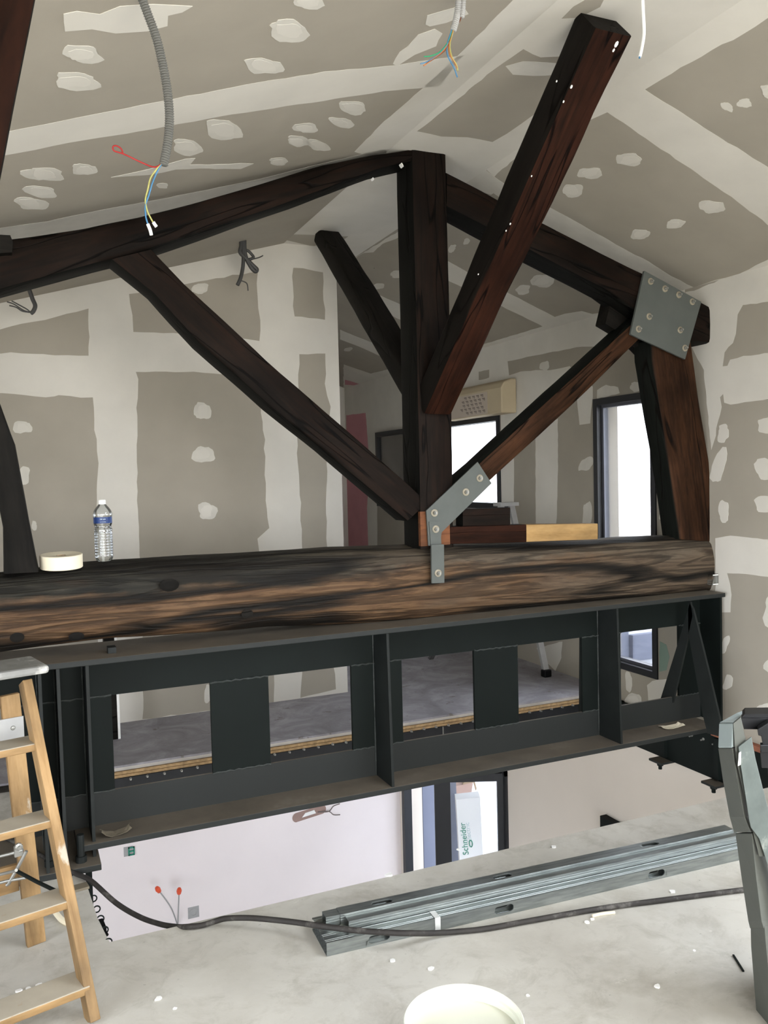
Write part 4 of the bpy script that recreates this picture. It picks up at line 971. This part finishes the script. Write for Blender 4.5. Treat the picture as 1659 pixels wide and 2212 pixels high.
tail('black cable tail with fan of thin wires against the ceiling, left of the king post', [([onR(838,543)+[0,0,.02],e(832,550),e(820,562),e(806,577)], .016), ([e(807,576),e(820,578),e(836,574),e(853,569)], .0045), ([e(834,550),e(834,575)], .0035), ([e(812,567),e(809,558),e(822,546),e(836,541)], .0035), ([e(812,570),e(834,562),e(834,570)], .0035)], e(838,543))

# ------------------------------------------------------------------ ladder
def ladder():
    rt1 = PD(98, 1618, 2.90); rt4 = PD(205, 2143, 2.68)
    ax = (rt4-rt1)/(rt4[2]-rt1[2])          # per unit z
    bot = rt1 + ax*(0-rt1[2]); top = PD(70, 1474, 2.95)
    ang = math.radians(14); u = np.array([math.cos(ang), math.sin(ang), 0]); n = np.array([math.sin(ang), -math.cos(ang), 0])
    t = thing('stepladder', 'paint spattered wooden stepladder at the left edge of the floor', 'ladder', bot)
    wd = .50
    legaxis = top-bot
    def rail(p0, p1, side):
        a = (p1-p0)/np.linalg.norm(p1-p0)
        b = MB(); b.bar(p0-a*0, p1, u, .030, .062); return b
    offc = u*(-.016) - n*.030
    # build each rail/tread with its own local frame for the grain
    def local(b, name, mat, p0, axis, upv=np.array([0,0,1.])):
        ax_ = axis/np.linalg.norm(axis); s = upv-ax_*upv.dot(ax_); s/=np.linalg.norm(s); w_ = np.cross(s, ax_)
        Rm = np.stack([ax_, w_, s]); vs = [tuple(Rm@(np.array(v)-p0)) for v in b.v]; b.v = vs
        o = b.build(name, mat, None); mw = Matrix.Identity(4)
        for i in range(3):
            for j in range(3): mw[i][j] = float(Rm[j][i])
            mw[i][3] = float(p0[i])
        o.parent = t; o.matrix_parent_inverse = Matrix.Translation(-parent_origin(t)); o.matrix_basis = mw
        return bevel(o, .003)
    for k, sgn in ((0, 0), (1, 1)):
        p0 = bot - u*(wd+.10)*sgn + offc; p1 = top - u*(wd)*sgn + offc
        b = MB(); b.bar(p0, p1, u, .032, .066); local(b, 'rail', M['wood_pine'], p0, p1-p0, n)
    # treads
    for (px, py) in ((98,1618),(131,1783),(167,1957),(205,2143)):
        q0 = rt1 + ax*((PD(px,py,1.0)-EYE)[2]*0)
        r = ray(px, py)
        # closest point of rail line to this ray
        w0 = rt1-EYE; a_ = ax; A = a_.dot(a_); B = a_.dot(r); C = r.dot(r); D_ = a_.dot(w0); E_ = r.dot(w0)
        s_ = (B*E_-C*D_)/(A*C-B*B); q = rt1 + a_*s_
        l = q - u*(wd+.04)
        b = MB(); f0 = q + u*.0 - n*.0; dz = np.array([0,0,.026]); dp = -n*.115
        b.hexa([l, f0-u*.014, f0-u*.014+dp, l+dp], [l+dz, f0-u*.014+dz, f0-u*.014+dp+dz, l+dp+dz])
        o = local(b, 'tread', M['tread'], l, u)
        b = MB(); b.hexa([l+n*.001, f0-u*.014+n*.001, f0-u*.014-n*.006, l-n*.006], [l+n*.001+dz*.93, f0-u*.014+n*.001+dz*.93, f0-u*.014-n*.006+dz*.93, l-n*.006+dz*.93])
        o2 = local(b, 'tread_edge', M['wood_pine'], l, u)
    # top platform
    tp = PD(104, 1452, 2.93)
    b = MB(); l = tp-u*(wd+.09); dz = np.array([0,0,.028]); dp = -n*.20; f = n*.02
    b.hexa([l+f, tp+f, tp+dp, l+dp], [l+f+dz, tp+f+dz, tp+dp+dz, l+dp+dz]); o = local(b, 'top_board', M['splat'], l, u); o.modifiers['bevel'].width = .01
    # rear frame: broad legs, zinc-faced head plate, cross board
    foot = PZ(78, 2038, 0); head = PD(20, 1500, 3.08)
    for sgn in (0, 1):
        p0 = foot - u*(wd+.02)*sgn; p1 = head - u*(wd-.02)*sgn
        b = MB(); b.bar(p0, p1, u, .066, .026); local(b, 'rear_leg', M['wood_pine'], p0, p1-p0, n)
    a = (head-foot)/np.linalg.norm(head-foot)
    c0 = foot + a*np.linalg.norm(head-foot)*.84; 
    b = MB(); b.bar(c0 - u*(wd)+n*.016, c0 + u*.033+n*.016, np.array([0,0,1.]), .135, .004); local(b, 'head_plate', M['conduit_light'], c0-u*wd, u)
    for q in (.0, .05):
        b = MB(); b.lathe([(.009,0),(.007,.004),(.001,.005)], c0+u*(-.005)+n*.018+np.array([0,0,.03-q*1.3]), 10, n); o = b.build('rivet', M['bolt'], t)
    c1 = foot + a*np.linalg.norm(head-foot)*.27
    b = MB(); b.bar(c1 - u*wd - n*.03, c1 - u*.03 - n*.03, np.array([0,0,1.]), .10, .022); local(b, 'cross_board', M['wood_pine'], c1-u*wd, u)
    # tie rods and hinge bracket
    Y1 = lambda x, y, tt=2.95: PD(x, y, tt)
    b = MB(); b.tube([Y1(-60,1864), Y1(20,1845), Y1(50,1836)], .0055, 8); b.build('tie_rod', M['bolt'], t, smooth=60)
    b = MB(); b.tube([Y1(-60,1903), Y1(30,1882), Y1(35,1880,2.9)], .0055, 8); b.build('tie_rod', M['bolt'], t, smooth=60)
    b = MB(); b.tube([Y1(-60,1922), Y1(15,1903), Y1(55,1896)], .0055, 8); b.build('tie_rod', M['bolt'], t, smooth=60)
    b = MB(); b.tube([Y1(57,1838), Y1(36,1878), Y1(18,1910), Y1(14,1912)], .006, 8); b.build('stay', M['bolt'], t, smooth=60)
    b = MB(); b.tube([Y1(35,1881), Y1(80,1905,2.9), Y1(130,1929,2.84)], .0065, 8); b.build('stay', M['steel'], t, smooth=60)
    b = MB(); pb = Y1(40,1838,2.95); b.bar(pb+[0,0,-.018], pb+[0,0,.018], u, .028, .012); b.build('bracket', M['bolt'], t)
    b = MB(); b.lathe([(.013,0),(.013,.01),(.006,.012),(.006,.02),(.001,.02)], Y1(39,1828,2.93), 8, n); b.build('hinge_bolt', M['bolt'], t)
ladder()

# ------------------------------------------------------------------ metal studs on the floor
fa = PZ(706, 2067, 0); fb_ = PZ(1595, 1859, 0); sdir = (fb_-fa); sdir /= np.linalg.norm(sdir); sback = np.array([-sdir[1], sdir[0], 0]); UP = np.array([0,0,1.])
def stud(name, p0, L, face, label, web_w=.048, fl=.036, slots=(), open_dir=1):
    """C stud: web in plane spanned by sdir and `face[0]`, flanges along face[1]"""
    w, f = face; b = MB(); p0 = np.array(p0, float); d = sdir
    def P(s, a, c): return p0 + d*s + w*a + f*c
    # web with slotted holes
    cuts = sorted(slots); s = 0
    for c in cuts:
        hl, hh = .042, .0145; x0, x1 = c-hl-.01, c+hl+.01
        b.add([P(s,0,0), P(x0,0,0), P(x0,web_w,0), P(s,web_w,0)], [(0,1,2,3)])
        arc = [(c-hl+hh+hh*math.cos(t), web_w/2+hh*math.sin(t)) for t in np.linspace(PI, PI/2, 5)] + [(c+hl-hh+hh*math.cos(t), web_w/2+hh*math.sin(t)) for t in np.linspace(PI/2, 0, 5)]
        top = [P(x0,web_w/2,0)] + [P(a,h,0) for a,h in arc] + [P(x1,web_w/2,0), P(x1,web_w,0), P(x0,web_w,0)]
        bot = [P(x0,web_w/2,0)] + [P(a,web_w-h,0) for a,h in arc] + [P(x1,web_w/2,0), P(x1,0,0), P(x0,0,0)]
        b.add(top, [tuple(range(len(top)))]); b.add(bot, [tuple(range(len(bot)))]); s = x1
        # punched lip
        lip = [(c-hl+hh+hh*math.cos(t), web_w/2+hh*math.sin(t)) for t in np.linspace(PI/2, 3*PI/2, 9)] + [(c+hl-hh+hh*math.cos(t), web_w/2+hh*math.sin(t)) for t in np.linspace(-PI/2, PI/2, 9)]
        n = len(lip); b.add([P(a,h,0) for a,h in lip]+[P(a,h,.004) for a,h in lip], [(i,(i+1)%n,(i+1)%n+n,i+n) for i in range(n)])
    b.add([P(s,0,0), P(L,0,0), P(L,web_w,0), P(s,web_w,0)], [(0,1,2,3)])
    # flanges with two rolled grooves and a lip
    prof = [0, .008, .0095, .011, .017, .0185, .020, fl-.004, fl]; dz = [0, 0, .0016, 0, 0, .0016, 0, 0, 0]
    for a0, sg in ((0, 1), (web_w, -1)):
        for i in range(len(prof)-1):
            b.add([P(0,a0+sg*dz[i],prof[i]), P(L,a0+sg*dz[i],prof[i]), P(L,a0+sg*dz[i+1],prof[i+1]), P(0,a0+sg*dz[i+1],prof[i+1])], [(0,1,2,3)])
        b.add([P(0,a0,fl), P(L,a0,fl), P(L,a0+sg*.006,fl), P(0,a0+sg*.006,fl)], [(0,1,2,3)])
    # object frame along the stud
    ax_ = d; Rm = np.stack([ax_, sback, UP]); b.v = [tuple(Rm@(np.array(v)-p0)) for v in b.v]
    me = bpy.data.meshes.new(name); me.from_pydata(b.v, [], b.f); me.materials.append(M['galv'])
    bm = bmesh.new(); bm.from_mesh(me); bmesh.ops.remove_doubles(bm, verts=bm.verts, dist=.0002); bm.to_mesh(me); bm.free()
    o = bpy.data.objects.new(name, me); COL.objects.link(o)
    mw = Matrix.Identity(4)
    for i in range(3):
        for j in range(3): mw[i][j] = float(Rm[j][i])
        mw[i][3] = float(p0[i])
    o.matrix_world = mw
    s_ = o.modifiers.new('solid', 'SOLIDIFY'); s_.thickness = .0009; s_.offset = 0
    return tag(o, label, 'metal stud', 'galvanised studs on the floor')
def sl_at(px, py): return float((PZ(px, py, .024)-fa).dot(sdir))
Ls = np.linalg.norm(fb_-fa)+.12
sl = [sl_at(822,2030), sl_at(1091,1966), sl_at(1418,1888)]
labs = ['front galvanised steel stud of the floor bundle, slotted web facing the camera', 'second galvanised stud of the bundle, just behind the slotted front one',
        'third galvanised stud of the bottom row, under the black cable', 'fourth galvanised stud of the bottom row, under the upper ones', 'rearmost galvanised stud of the bottom row of the bundle']
for k in range(5):
    stud('metal_stud', fa + UP*.001 + sback*(.0377*k) - sdir*(.0) , Ls, (UP, sback), labs[k], slots=sl)
# upper studs, webs up
pu = PZ(752, 2001, .05); pu0 = fa + sback*.098 + UP*.0502
def at_px(x, y, z): return float((PZ(x, y, z)-fa).dot(sdir))
s1 = at_px(752, 1995, .07); s2 = at_px(697, 1972, .085)
Lu = at_px(1578, 1790, .085)
for (s, off, zz, lab, dsl) in ((s2, .100, .0505, 'upper galvanised stud at the back of the bundle, its end farthest left', 0),
                          (s2+.055, .0945, .0525, 'upper galvanised stud nested over the back one, its end set further right', .0)):
    base = fa + sdir*s + sback*off + UP*(zz+.036)
    if lab.startswith('upper galvanised stud nested'):
        stud('metal_stud', base, Lu-s, (sback, -UP), lab, web_w=.054, fl=.038, slots=[at_px(823,1946,.087)-s+.0, at_px(1079,1887,.087)-s, at_px(1390,1815,.087)-s])
    else:
        stud('metal_stud', base, Lu-s-.05, (sback, -UP), lab, fl=.035, slots=[at_px(823,1946,.087)-s+.0, at_px(1079,1887,.087)-s, at_px(1390,1815,.087)-s])
base = fa + sdir*(s1) + sback*.052 + UP*.0505
stud('metal_stud', base + UP*.030, Lu-s1, (sback, -UP), 'narrow galvanised stud lying on the bundle, front of the upper ones', web_w=.040, fl=.029)
# clear packing tape around the bundle
t = MB(); q = at_px(940, 1985, .05)
t.box((0,0,0),(0,0,0)); t = MB()
p = lambda a, c, s=q: fa + sdir*s + sback*a + UP*c
for (a0, c0, a1, c1) in ((-.002,.002,-.002,.0512),(-.002,.0512,.05,.0512)):
    t.hexa([p(a0,c0), p(a0,c0,q+.022), p(a1,c1,q+.022), p(a1,c1)], [p(a0-.0006,c0+.0006), p(a0-.0006,c0+.0006,q+.022), p(a1-.0006,c1+.0006,q+.022), p(a1-.0006,c1+.0006)])
tag(t.build('tape_strip', noisy('milky_tape',(.55,.56,.55),.05,10,.4,bstr=0)), 'milky tape strip wrapped over the front studs of the bundle', 'tape')

# ------------------------------------------------------------------ black hose
pl = PZ(197, 1903, .012); pe_ = PZ(405, 2002, .011)
nh = np.array([pe_[1]-pl[1], -(pe_[0]-pl[0]), 0]); nh /= np.linalg.norm(nh)
hs = lambda x, y: PL(x, y, pl, nh)
pts = [PZ(-40,1790,.05), PZ(45,1825,.03), PZ(95,1852,.03), PZ(130,1872,.03), PZ(165,1888,.014), pl, hs(250,1950), hs(300,1980), hs(345,1996), hs(380,2002), pe_, PZ(435,1999,.013), PZ(465,1990,.022), PZ(490,1984,.034), PZ(540,1983,.045), PZ(600,1988,.05), PZ(650,1994,.055), PZ(690,2000,.066),
       PZ(770,2010,.067), PZ(850,2015,.067), PZ(890,2016,.060), PZ(930,2016,.030), PZ(980,2013,.012), PZ(1050,2006,.011), PZ(1150,1988,.011), PZ(1300,1962,.011), PZ(1450,1942,.011), PZ(1615,1921,.011), PZ(1760,1905,.011)]
b = MB(); b.tube(spline(pts, 8), .0105, 10); tag(b.build('hose', M['rubber'], smooth=60), 'dusty black hose sagging across the stairwell and over the metal studs', 'hose')

# ------------------------------------------------------------------ bucket (seen from above, mostly cut by the frame)
def bucket():
    hb = .30; cl = PZ(880, 2212, hb); cr = PZ(1160, 2212, hb); top = PZ(1000, 2124, hb)
    rad = .155; c = np.array([(cl[0]+cr[0])/2, 0, 0]); c = top.copy(); v = (top-np.array([0,0,hb]))[:2]; 
    d = top[:2]/np.linalg.norm(top[:2]); c = np.array([top[0]-d[0]*rad, top[1]-d[1]*rad, 0])
    t = thing('bucket', 'cream white plastic bucket at the bottom edge, standing on the concrete floor', 'bucket', c)
    b = MB(); b.lathe([(.001,.0),(.122,.0),(.126,.004),(rad-.006,hb-.03),(rad,hb-.028),(rad,hb-.002),(rad-.002,hb),(rad-.005,hb-.001),(rad-.0065,hb-.018),(rad-.011,hb-.022),(.121,.008),(.001,.006)], c, 64); b.build('pail', M['bucket'], t, smooth=35)
    b = MB(); b.lathe([(rad-.004,hb-.05),(rad+.004,hb-.05),(rad+.004,hb-.038),(rad-.004,hb-.038)], c, 64); b.build('rim_band', M['bucket'], t, smooth=35)
    b = MB(); hh = [c + np.array([(rad+.008)*math.cos(a), (rad+.008)*math.sin(a), hb-.045-.11*math.sin((a+2.6)*1.0) if False else hb-.045-.12*abs(math.sin(a+1.2))]) for a in np.linspace(-1.2, -1.2-PI, 24)]
    b.tube(hh, .003, 6); b.build('handle', M['bolt'], t)
bucket()

# ------------------------------------------------------------------ grey metal stand at the right edge
def stand():
    YN = 1.80
    root_p = PY(1660, 2180, YN)
    t = thing('tool_stand', 'tall scuffed grey metal stand with black plastic head at the right edge', 'stand', (root_p[0], YN+.1, 0))
    E_ = np.array([1.07, 1.0, 0])
    def ring2(l, c_, r_, y): return [PY(l, y, 1.90), PY(c_, y, YN), PY(r_, y-6, YN+.05), PY(r_, y-8, 1.98)]
    def loft(rings, name, mat):
        b = MB(); n = 4; b.add([p for r in rings for p in r], [(i*n+k, i*n+(k+1)%n, (i+1)*n+(k+1)%n, (i+1)*n+k) for i in range(len(rings)-1) for k in range(n)] + [(3,2,1,0), tuple(range((len(rings)-1)*n, len(rings)*n))])
        return bevel(b.build(name, mat, t), .003)
    loft([ring2(1551,1581,1600,1616), ring2(1562,1594,1614,1690), ring2(1576,1608,1630,1765), ring2(1585,1622,1646,1798)], 'upright', M['rail_grey'])
    loft([ring2(1588,1624,1646,1800), ring2(1602,1634,1662,1900), ring2(1616,1645,1680,1990), ring2(1620,1650,1690,2006)], 'upright', M['rail_grey'])
    loft([ring2(1621,1651,1692,2000), ring2(1622,1655,1700,2045), ring2(1636,1672,1730,2220), ring2(1652,1692,1770,2400)], 'upright', M['rail_grey'])
    b = MB(); f = ring2(1551,1581,1600,1616); g = ring2(1553,1583,1603,1562); b.hexa(f, g); bevel(b.build('end_cap', M['rail_blue'], t), .004)
    b = MB(); g2 = [PY(1554,1561,1.90), PY(1583,1561,YN), PY(1603,1553,YN+.05), PY(1590,1541,1.95)]; h2 = [PY(1592,1540,1.93), PY(1604,1547,1.88), PY(1624,1535,1.92), PY(1622,1529,1.98)]
    b.hexa(g2, h2); b.build('sloped_top', M['rail_blue'], t)
    b = MB(); b.prism([PY(x, y, YN-.002) for x, y in ((1584,1563),(1600,1550),(1608,1590),(1622,1640),(1645,1740),(1668,1850),(1640,1850),(1612,1740),(1590,1640))], E_*.01); b.build('inner_face', M['rail_grey'], t)
    b = MB(); b.prism([PY(x, y, YN-.012) for x, y in ((1595,1614),(1623,1592),(1632,1640),(1648,1705),(1700,1900),(1668,1900),(1640,1812),(1622,1788),(1618,1770),(1601,1660))], E_*.006); bevel(b.build('chipped_plate', M['rail_plate'], t), .002)
    b = MB(); b.prism([PY(x, y, YN-.016) for x, y in ((1596,1627),(1601,1624),(1600,1652),(1594,1655))], E_*.004); b.build('plate_tab', M['cap'], t)
    b = MB(); b.prism([PY(x, y, YN-.004) for x, y in ((1640,1812),(1668,1900),(1690,2010),(1700,2060),(1720,2060),(1720,1812))], E_*.01); b.build('lower_plate', M['rail_plate'], t)
    b = MB(); b.prism([PY(x, y, YN+.03) for x, y in ((1603,1549),(1609,1543),(1720,1541),(1720,1551),(1612,1551))], E_*.05); b.build('head_rim', M['black'], t)
    b = MB(); b.prism([PY(x, y, YN+.02) for x, y in ((1601,1552),(1720,1552),(1720,1577),(1607,1575))], E_*.03); b.build('head', M['black'], t)
    b = MB(); b.prism([PY(x, y, YN-.01) for x, y in ((1636,1576),(1659,1562),(1720,1560),(1720,1720),(1662,1720),(1658,1660),(1645,1660),(1642,1625),(1648,1612),(1644,1590),(1638,1590))], E_*.03); bevel(b.build('ribbed_grip', M['black'], t), .003)
    b = MB(); b.prism([PY(x, y, YN-.016) for x, y in ((1642,1610),(1720,1606),(1720,1625),(1644,1626))], E_*.02); bevel(b.build('rib', M['black'], t), .002)
stand()

q = PZ(251, 1597, ZFAR); t = thing('leaning_board', 'dark board with a pale edge standing on the far floor behind the girder', 'board', q)
b = MB(); b.box((q[0]-.05, q[1], ZFAR), (q[0]+.012, q[1]+.10, .80)); b.build('board', M['wood_black'], t)
b = MB(); b.box((q[0]+.013, q[1]+.0, ZFAR), (q[0]+.028, q[1]+.10, .80)); b.build('pale_edge', M['cap'], t)
# ------------------------------------------------------------------ corridor things
def far_ladder():
    f1 = PZ(1180, 1462, ZFAR); f2 = PZ(930, 1424, ZFAR); top = PY(1092, 1030, (f1[1]+f2[1])/2)
    t = thing('far_stepladder', 'pale aluminium stepladder with black feet beyond the truss by the right wall', 'ladder', (f1[0], f1[1], ZFAR))
    f1b = f1 + np.array([-.30, .12, 0]); f2b = f2 + np.array([.25,.25,0])
    tp = np.array([top[0], top[1], 1.42])
    for (fo, dx) in ((f1, .1), (f1b, -.1)):
        tt = tp+np.array([dx*.5,0,0]); b = MB(); b.bar(fo+[0,0,.03], tt, (1,0,0), .05, .03); b.build('leg', M['conduit_light'], t)
        b = MB(); b.box((fo[0]-.035, fo[1]-.03, ZFAR), (fo[0]+.035, fo[1]+.03, ZFAR+.06)); bevel(b.build('foot', M['black'], t), .01)
    b = MB(); b.bar(f2+[0,0,.0], tp, (1,0,0), .04, .03); b.build('stay', M['darkgrey'], t)
    b = MB(); b.box((tp[0]-.09, tp[1]-.06, 1.41), (tp[0]+.09, tp[1]+.06, 1.44)); b.build('top_step', M['conduit_light'], t)
    for k in range(1, 4):
        s = k/4; a = f1*(1-s)+(tp+[.05,0,0])*s; c = f1b*(1-s)+(tp-[.05,0,0])*s; b = MB(); b.bar(a, c, (0,1,0), .06, .02); b.build('step', M['conduit_light'], t)
far_ladder()
# beige wrapped box over the corridor window with rows of printed marks
def shutter_box():
    X = XW-.16; f = lambda x, y: PX(x, y, X)
    p0 = f(1083, 870); p1 = f(985, 870); z0 = f(1060, 895)[2]; z1 = f(1060, 826)[2]
    y0, y1 = p0[1], p1[1]+.3
    t = thing('wrapped_box', 'beige wrapped box with rows of printed marks above the corridor window', 'box', (X, y0, z0))
    b = MB(); prof = [(X, z0), (X+.155, z0), (X+.155, z1+.02), (X+.10, z1+.02), (X+.03, z1-.01), (X, z1-.06)]
    b.prism([(x, y0, z) for x, z in prof], (0, y1-y0, 0)); bevel(b.build('box_body', M['beigebox'], t), .012)
    ya = f(1053, 870)[1]; b = MB(); b.box((X-.003, ya, z0+.01), (X, y1-.01, z1-.075)); b.build('label_sheet', M['label_sheet'], t)
    rows = 5; hh = (z1-.085-z0-.02)/rows
    for r in range(rows):
        b = MB(); n = 5 if r % 2 == 0 else 6; L = .42
        for k in range(n):
            yy = ya+.04+k*.075+.03*(r % 3); zz = z0+.025+hh*r
            b.box((X-.0045, yy, zz+.018), (X-.0028, yy+.045, zz+.024)); b.box((X-.0045, yy, zz), (X-.0028, yy+.007, zz+.02)); b.box((X-.0045, yy+.022, zz+.006), (X-.0028, yy+.028, zz+.02))
        b.build('printed_row', M['print'], t)
shutter_box()
def green_box(px, py, fn, n, label, s=.045):
    c = fn(px, py); n = np.array(n, float); t = thing('junction_box', label, 'junction box', c)
    b = MB(); b.lathe([(s,0),(s,.012),(s*.8,.016),(s*.75,.006),(.001,.006)], c, 20, n); b.build('box_ring', M['green'], t)
    b = MB(); b.lathe([(s*.3,.006),(s*.3,.014),(.001,.014)], c, 12, n); b.build('screw_boss', M['cap'], t)
green_box(1100, 882, lambda x, y: PX(x, y, XW), (-1,0,0), 'round green electrical box on the right wall beyond the strut', .045)
b = MB(); q = PX(1098, 890, XW); b.box((XW-.004, q[1]-.14, q[2]-.10), (XW, q[1]+.06, q[2]+.08)); b.build('plaster_patch', M['plaster_thin'], wall_right)

# ------------------------------------------------------------------ fittings on the lower back wall
fB = lambda x, y: PY(x, y, YLOW)
c = fB(281, 1838); t = thing('wall_box', 'small square box with green insert on the lilac lower wall', 'electrical box', c)
b = MB(); b.box((c[0]-.065, YLOW-.006, c[2]-.05), (c[0]+.03, YLOW, c[2]+.05)); b.build('backing', M['conduit_light'], t)
b = MB()
for (x0,z0,x1,z1) in ((-.02,-.045,.045,-.033),(-.02,.033,.045,.045),(-.02,-.045,-.008,.045),(.033,-.045,.045,.045),(-.01,-.006,.04,.006)): b.box((c[0]+x0, YLOW-.02, c[2]+z0), (c[0]+x1, YLOW-.006, c[2]+z1))
b.build('insert', M['greenprint'], t)
c = fB(668, 1757); t = thing('wall_slot', 'brown slot cut in the lilac lower wall with loose wires', 'recess', c)
b = MB(); hl, hh = .20, .055
b.prism([(c[0]+hl*math.copysign(1, math.cos(a))*.75+hh*math.cos(a), YLOW-.004, c[2]+hh*math.sin(a)+.02*math.copysign(1, math.cos(a))) for a in np.linspace(.01, 2*PI+.01, 24, endpoint=False)], (0,.003,0)); b.build('slot_face', M['pinkbrown'], t)
b = MB(); b.prism([(c[0]-.09, YLOW-.008, c[2]-.03), (c[0]+.08, YLOW-.008, c[2]-.01), (c[0]+.06, YLOW-.008, c[2]+.03), (c[0]-.05, YLOW-.008, c[2]+.015)], (0,.004,0)); b.build('plaster_lump', M['cap'], t)
for dz in (.05, -.05):
    b = MB(); b.tube(spline([c+np.array([.10,-.01,0]), c+np.array([.22,-.05,.0]), c+np.array([.28,-.05,dz]), c+np.array([.36,-.05,dz*1.3])], 6), .006, 6); b.build('wire', M['print'], t)
c = fB(418, 1971); t = thing('wall_box', 'round socket box in the lilac lower wall, right of the red capped wires', 'electrical box', c)
b = MB(); b.lathe([(.045,0),(.045,.008),(.03,.01),(.028,.003),(.001,.003)], c, 20, (0,-1,0)); b.build('box_ring', M['conduit_light'], t)
b = MB(); b.box((c[0]-.06, YLOW-.004, c[2]-.06), (c[0]+.06, YLOW, c[2]+.065)); b.build('backing', M['conduit_light'], t)
for i, (px, py, lb) in enumerate(((341,1921,'red-capped pale wire standing off the lilac wall, the left one leaning'), (387,1924,'red-capped pale wire standing off the lilac wall, the upright right one'))):
    a = fB(384, 2000); e2 = PY(px, py, YLOW-.25); m_ = (a+e2)/2 + np.array([.03 if i == 0 else .0, 0, 0])
    t = thing('capped_wire', lb, 'wire', a, 'capped wires on the lower wall')
    b = MB(); b.tube(spline([a, m_, e2], 8), .007, 6); b.build('wire', M['conduit_light'], t)
    d_ = (e2-m_)/np.linalg.norm(e2-m_); b = MB(); b.lathe([(.001,-.045),(.022,-.04),(.028,0),(.02,.03),(.001,.035)], e2, 10, d_); b.build('cap', M['capred'], t)
c = fB(386, 2012); b = MB(); b.box((c[0]-.04, YLOW-.03, c[2]-.05), (c[0]-.012, YLOW, c[2]+.03)); b.box((c[0]+.012, YLOW-.03, c[2]-.05), (c[0]+.04, YLOW, c[2]+.03)); b.box((c[0]-.04, YLOW-.03, c[2]-.01), (c[0]+.04, YLOW, c[2]+.01)); tag(b.build('blue_clip', M['capblue']), 'small blue clip at the foot of the lilac wall below the capped wires', 'clip')

# hooks on the side of the hole, and a black clamp
for i, (px, py) in enumerate(((201,1941),(208,1964),(216,1985),(225,2009),(233,2035))):
    c = PZ(px+1, py, -.012)
    b = MB(); b.tube([c+np.array([-.034,.0,.0]), c+np.array([-.02,0,.004])]+[c+np.array([.013*math.cos(a), .0, .013*math.sin(a)]) for a in np.linspace(PI*.8, -PI*.75, 14)], .0028, 6)
    tag(b.build('edge_hook', M['steel'], smooth=60), ['hook on the left rim of the stairwell, the one farthest back','hook on the left rim of the stairwell, second from the back','hook above the black clamp on the stairwell rim','hook below the black clamp on the stairwell rim','hook on the left rim of the stairwell, nearest the floor corner'][i], 'hook', 'hooks along the stairwell rim')
q0_ = PZ(217, 1990, -.02); q1_ = PZ(225, 2010, -.02); b = MB(); b.bar(q0_, q1_, (1,0,0), .018, .02); b.lathe([(.006,0),(.006,.03),(.001,.03)], q1_, 8, (.3,-1,-.2)); tag(b.build('clamp', M['black']), 'small black clamp between the hooks on the stairwell rim', 'clamp')
# offcuts by the ladder
c = PZ(150, 1925, 0); b = MB(); b.bar(PZ(110,1934,.006), PZ(190,1912,.006), (0,1,0), .05, .010); tag(b.build('offcut', M['dust']), 'pale plasterboard strip lying behind the ladder rail by the hole', 'offcut')
c = PZ(140, 1985, 0); b = MB(); b.tube(spline([PZ(118,1968,.02), PZ(132,1986,.012), PZ(148,1995,.006), PZ(166,1994,.004)], 6), .012, 6); bb = b.build('offcut', M['tape']); bb.scale = (1,1,1); tag(bb, 'curled pale paper offcut on the floor under the ladder treads', 'offcut')
# crumbs of plaster on the floor
b = MB(); r = random.Random(5)
for (x, y, s) in ((342,2157,.010),(378,2178,.006),(990,1835,.008),(1196,1829,.012),(1452,1926,.012),(900,1990,.004),(1140,2150,.006),(1420,2130,.010),(847,2075,.009),(930,2092,.010),(1500,2053,.005),(60,2135,.008),(85,2128,.010),(40,2140,.009),(74,2142,.006),(1268,1992,.010),(1280,1985,.008),(840,1890,.014)):
    c = PZ(x, y, s*.25); ring = [(c[0]+s*1.3*math.cos(a)*r.uniform(.6,1.1), c[1]+s*math.sin(a)*r.uniform(.6,1.1), c[2]-s*.25) for a in np.linspace(0, 2*PI, 7, endpoint=False)]
    b.prism(ring, (0,0,s*.5))
tag(b.build('plaster_crumbs', M['cap']), 'crumbs of white plaster scattered over the concrete floor', 'debris', kind='stuff')
b = MB(); b.bar(PZ(1584,2063,.003), PZ(1606,2098,.003), (1,0,0), .006, .005); tag(b.build('metal_pin', M['steel']), 'thin dark metal pin lying on the floor near the grey stand', 'pin')
b = MB(); b.tube(spline([PZ(1280,1979,.006), PZ(1300,1974,.006), PZ(1328,1971,.006)], 5), .006, 6); tag(b.build('plaster_stick', M['tape']), 'thin curved pale offcut on the floor below the metal studs', 'offcut')
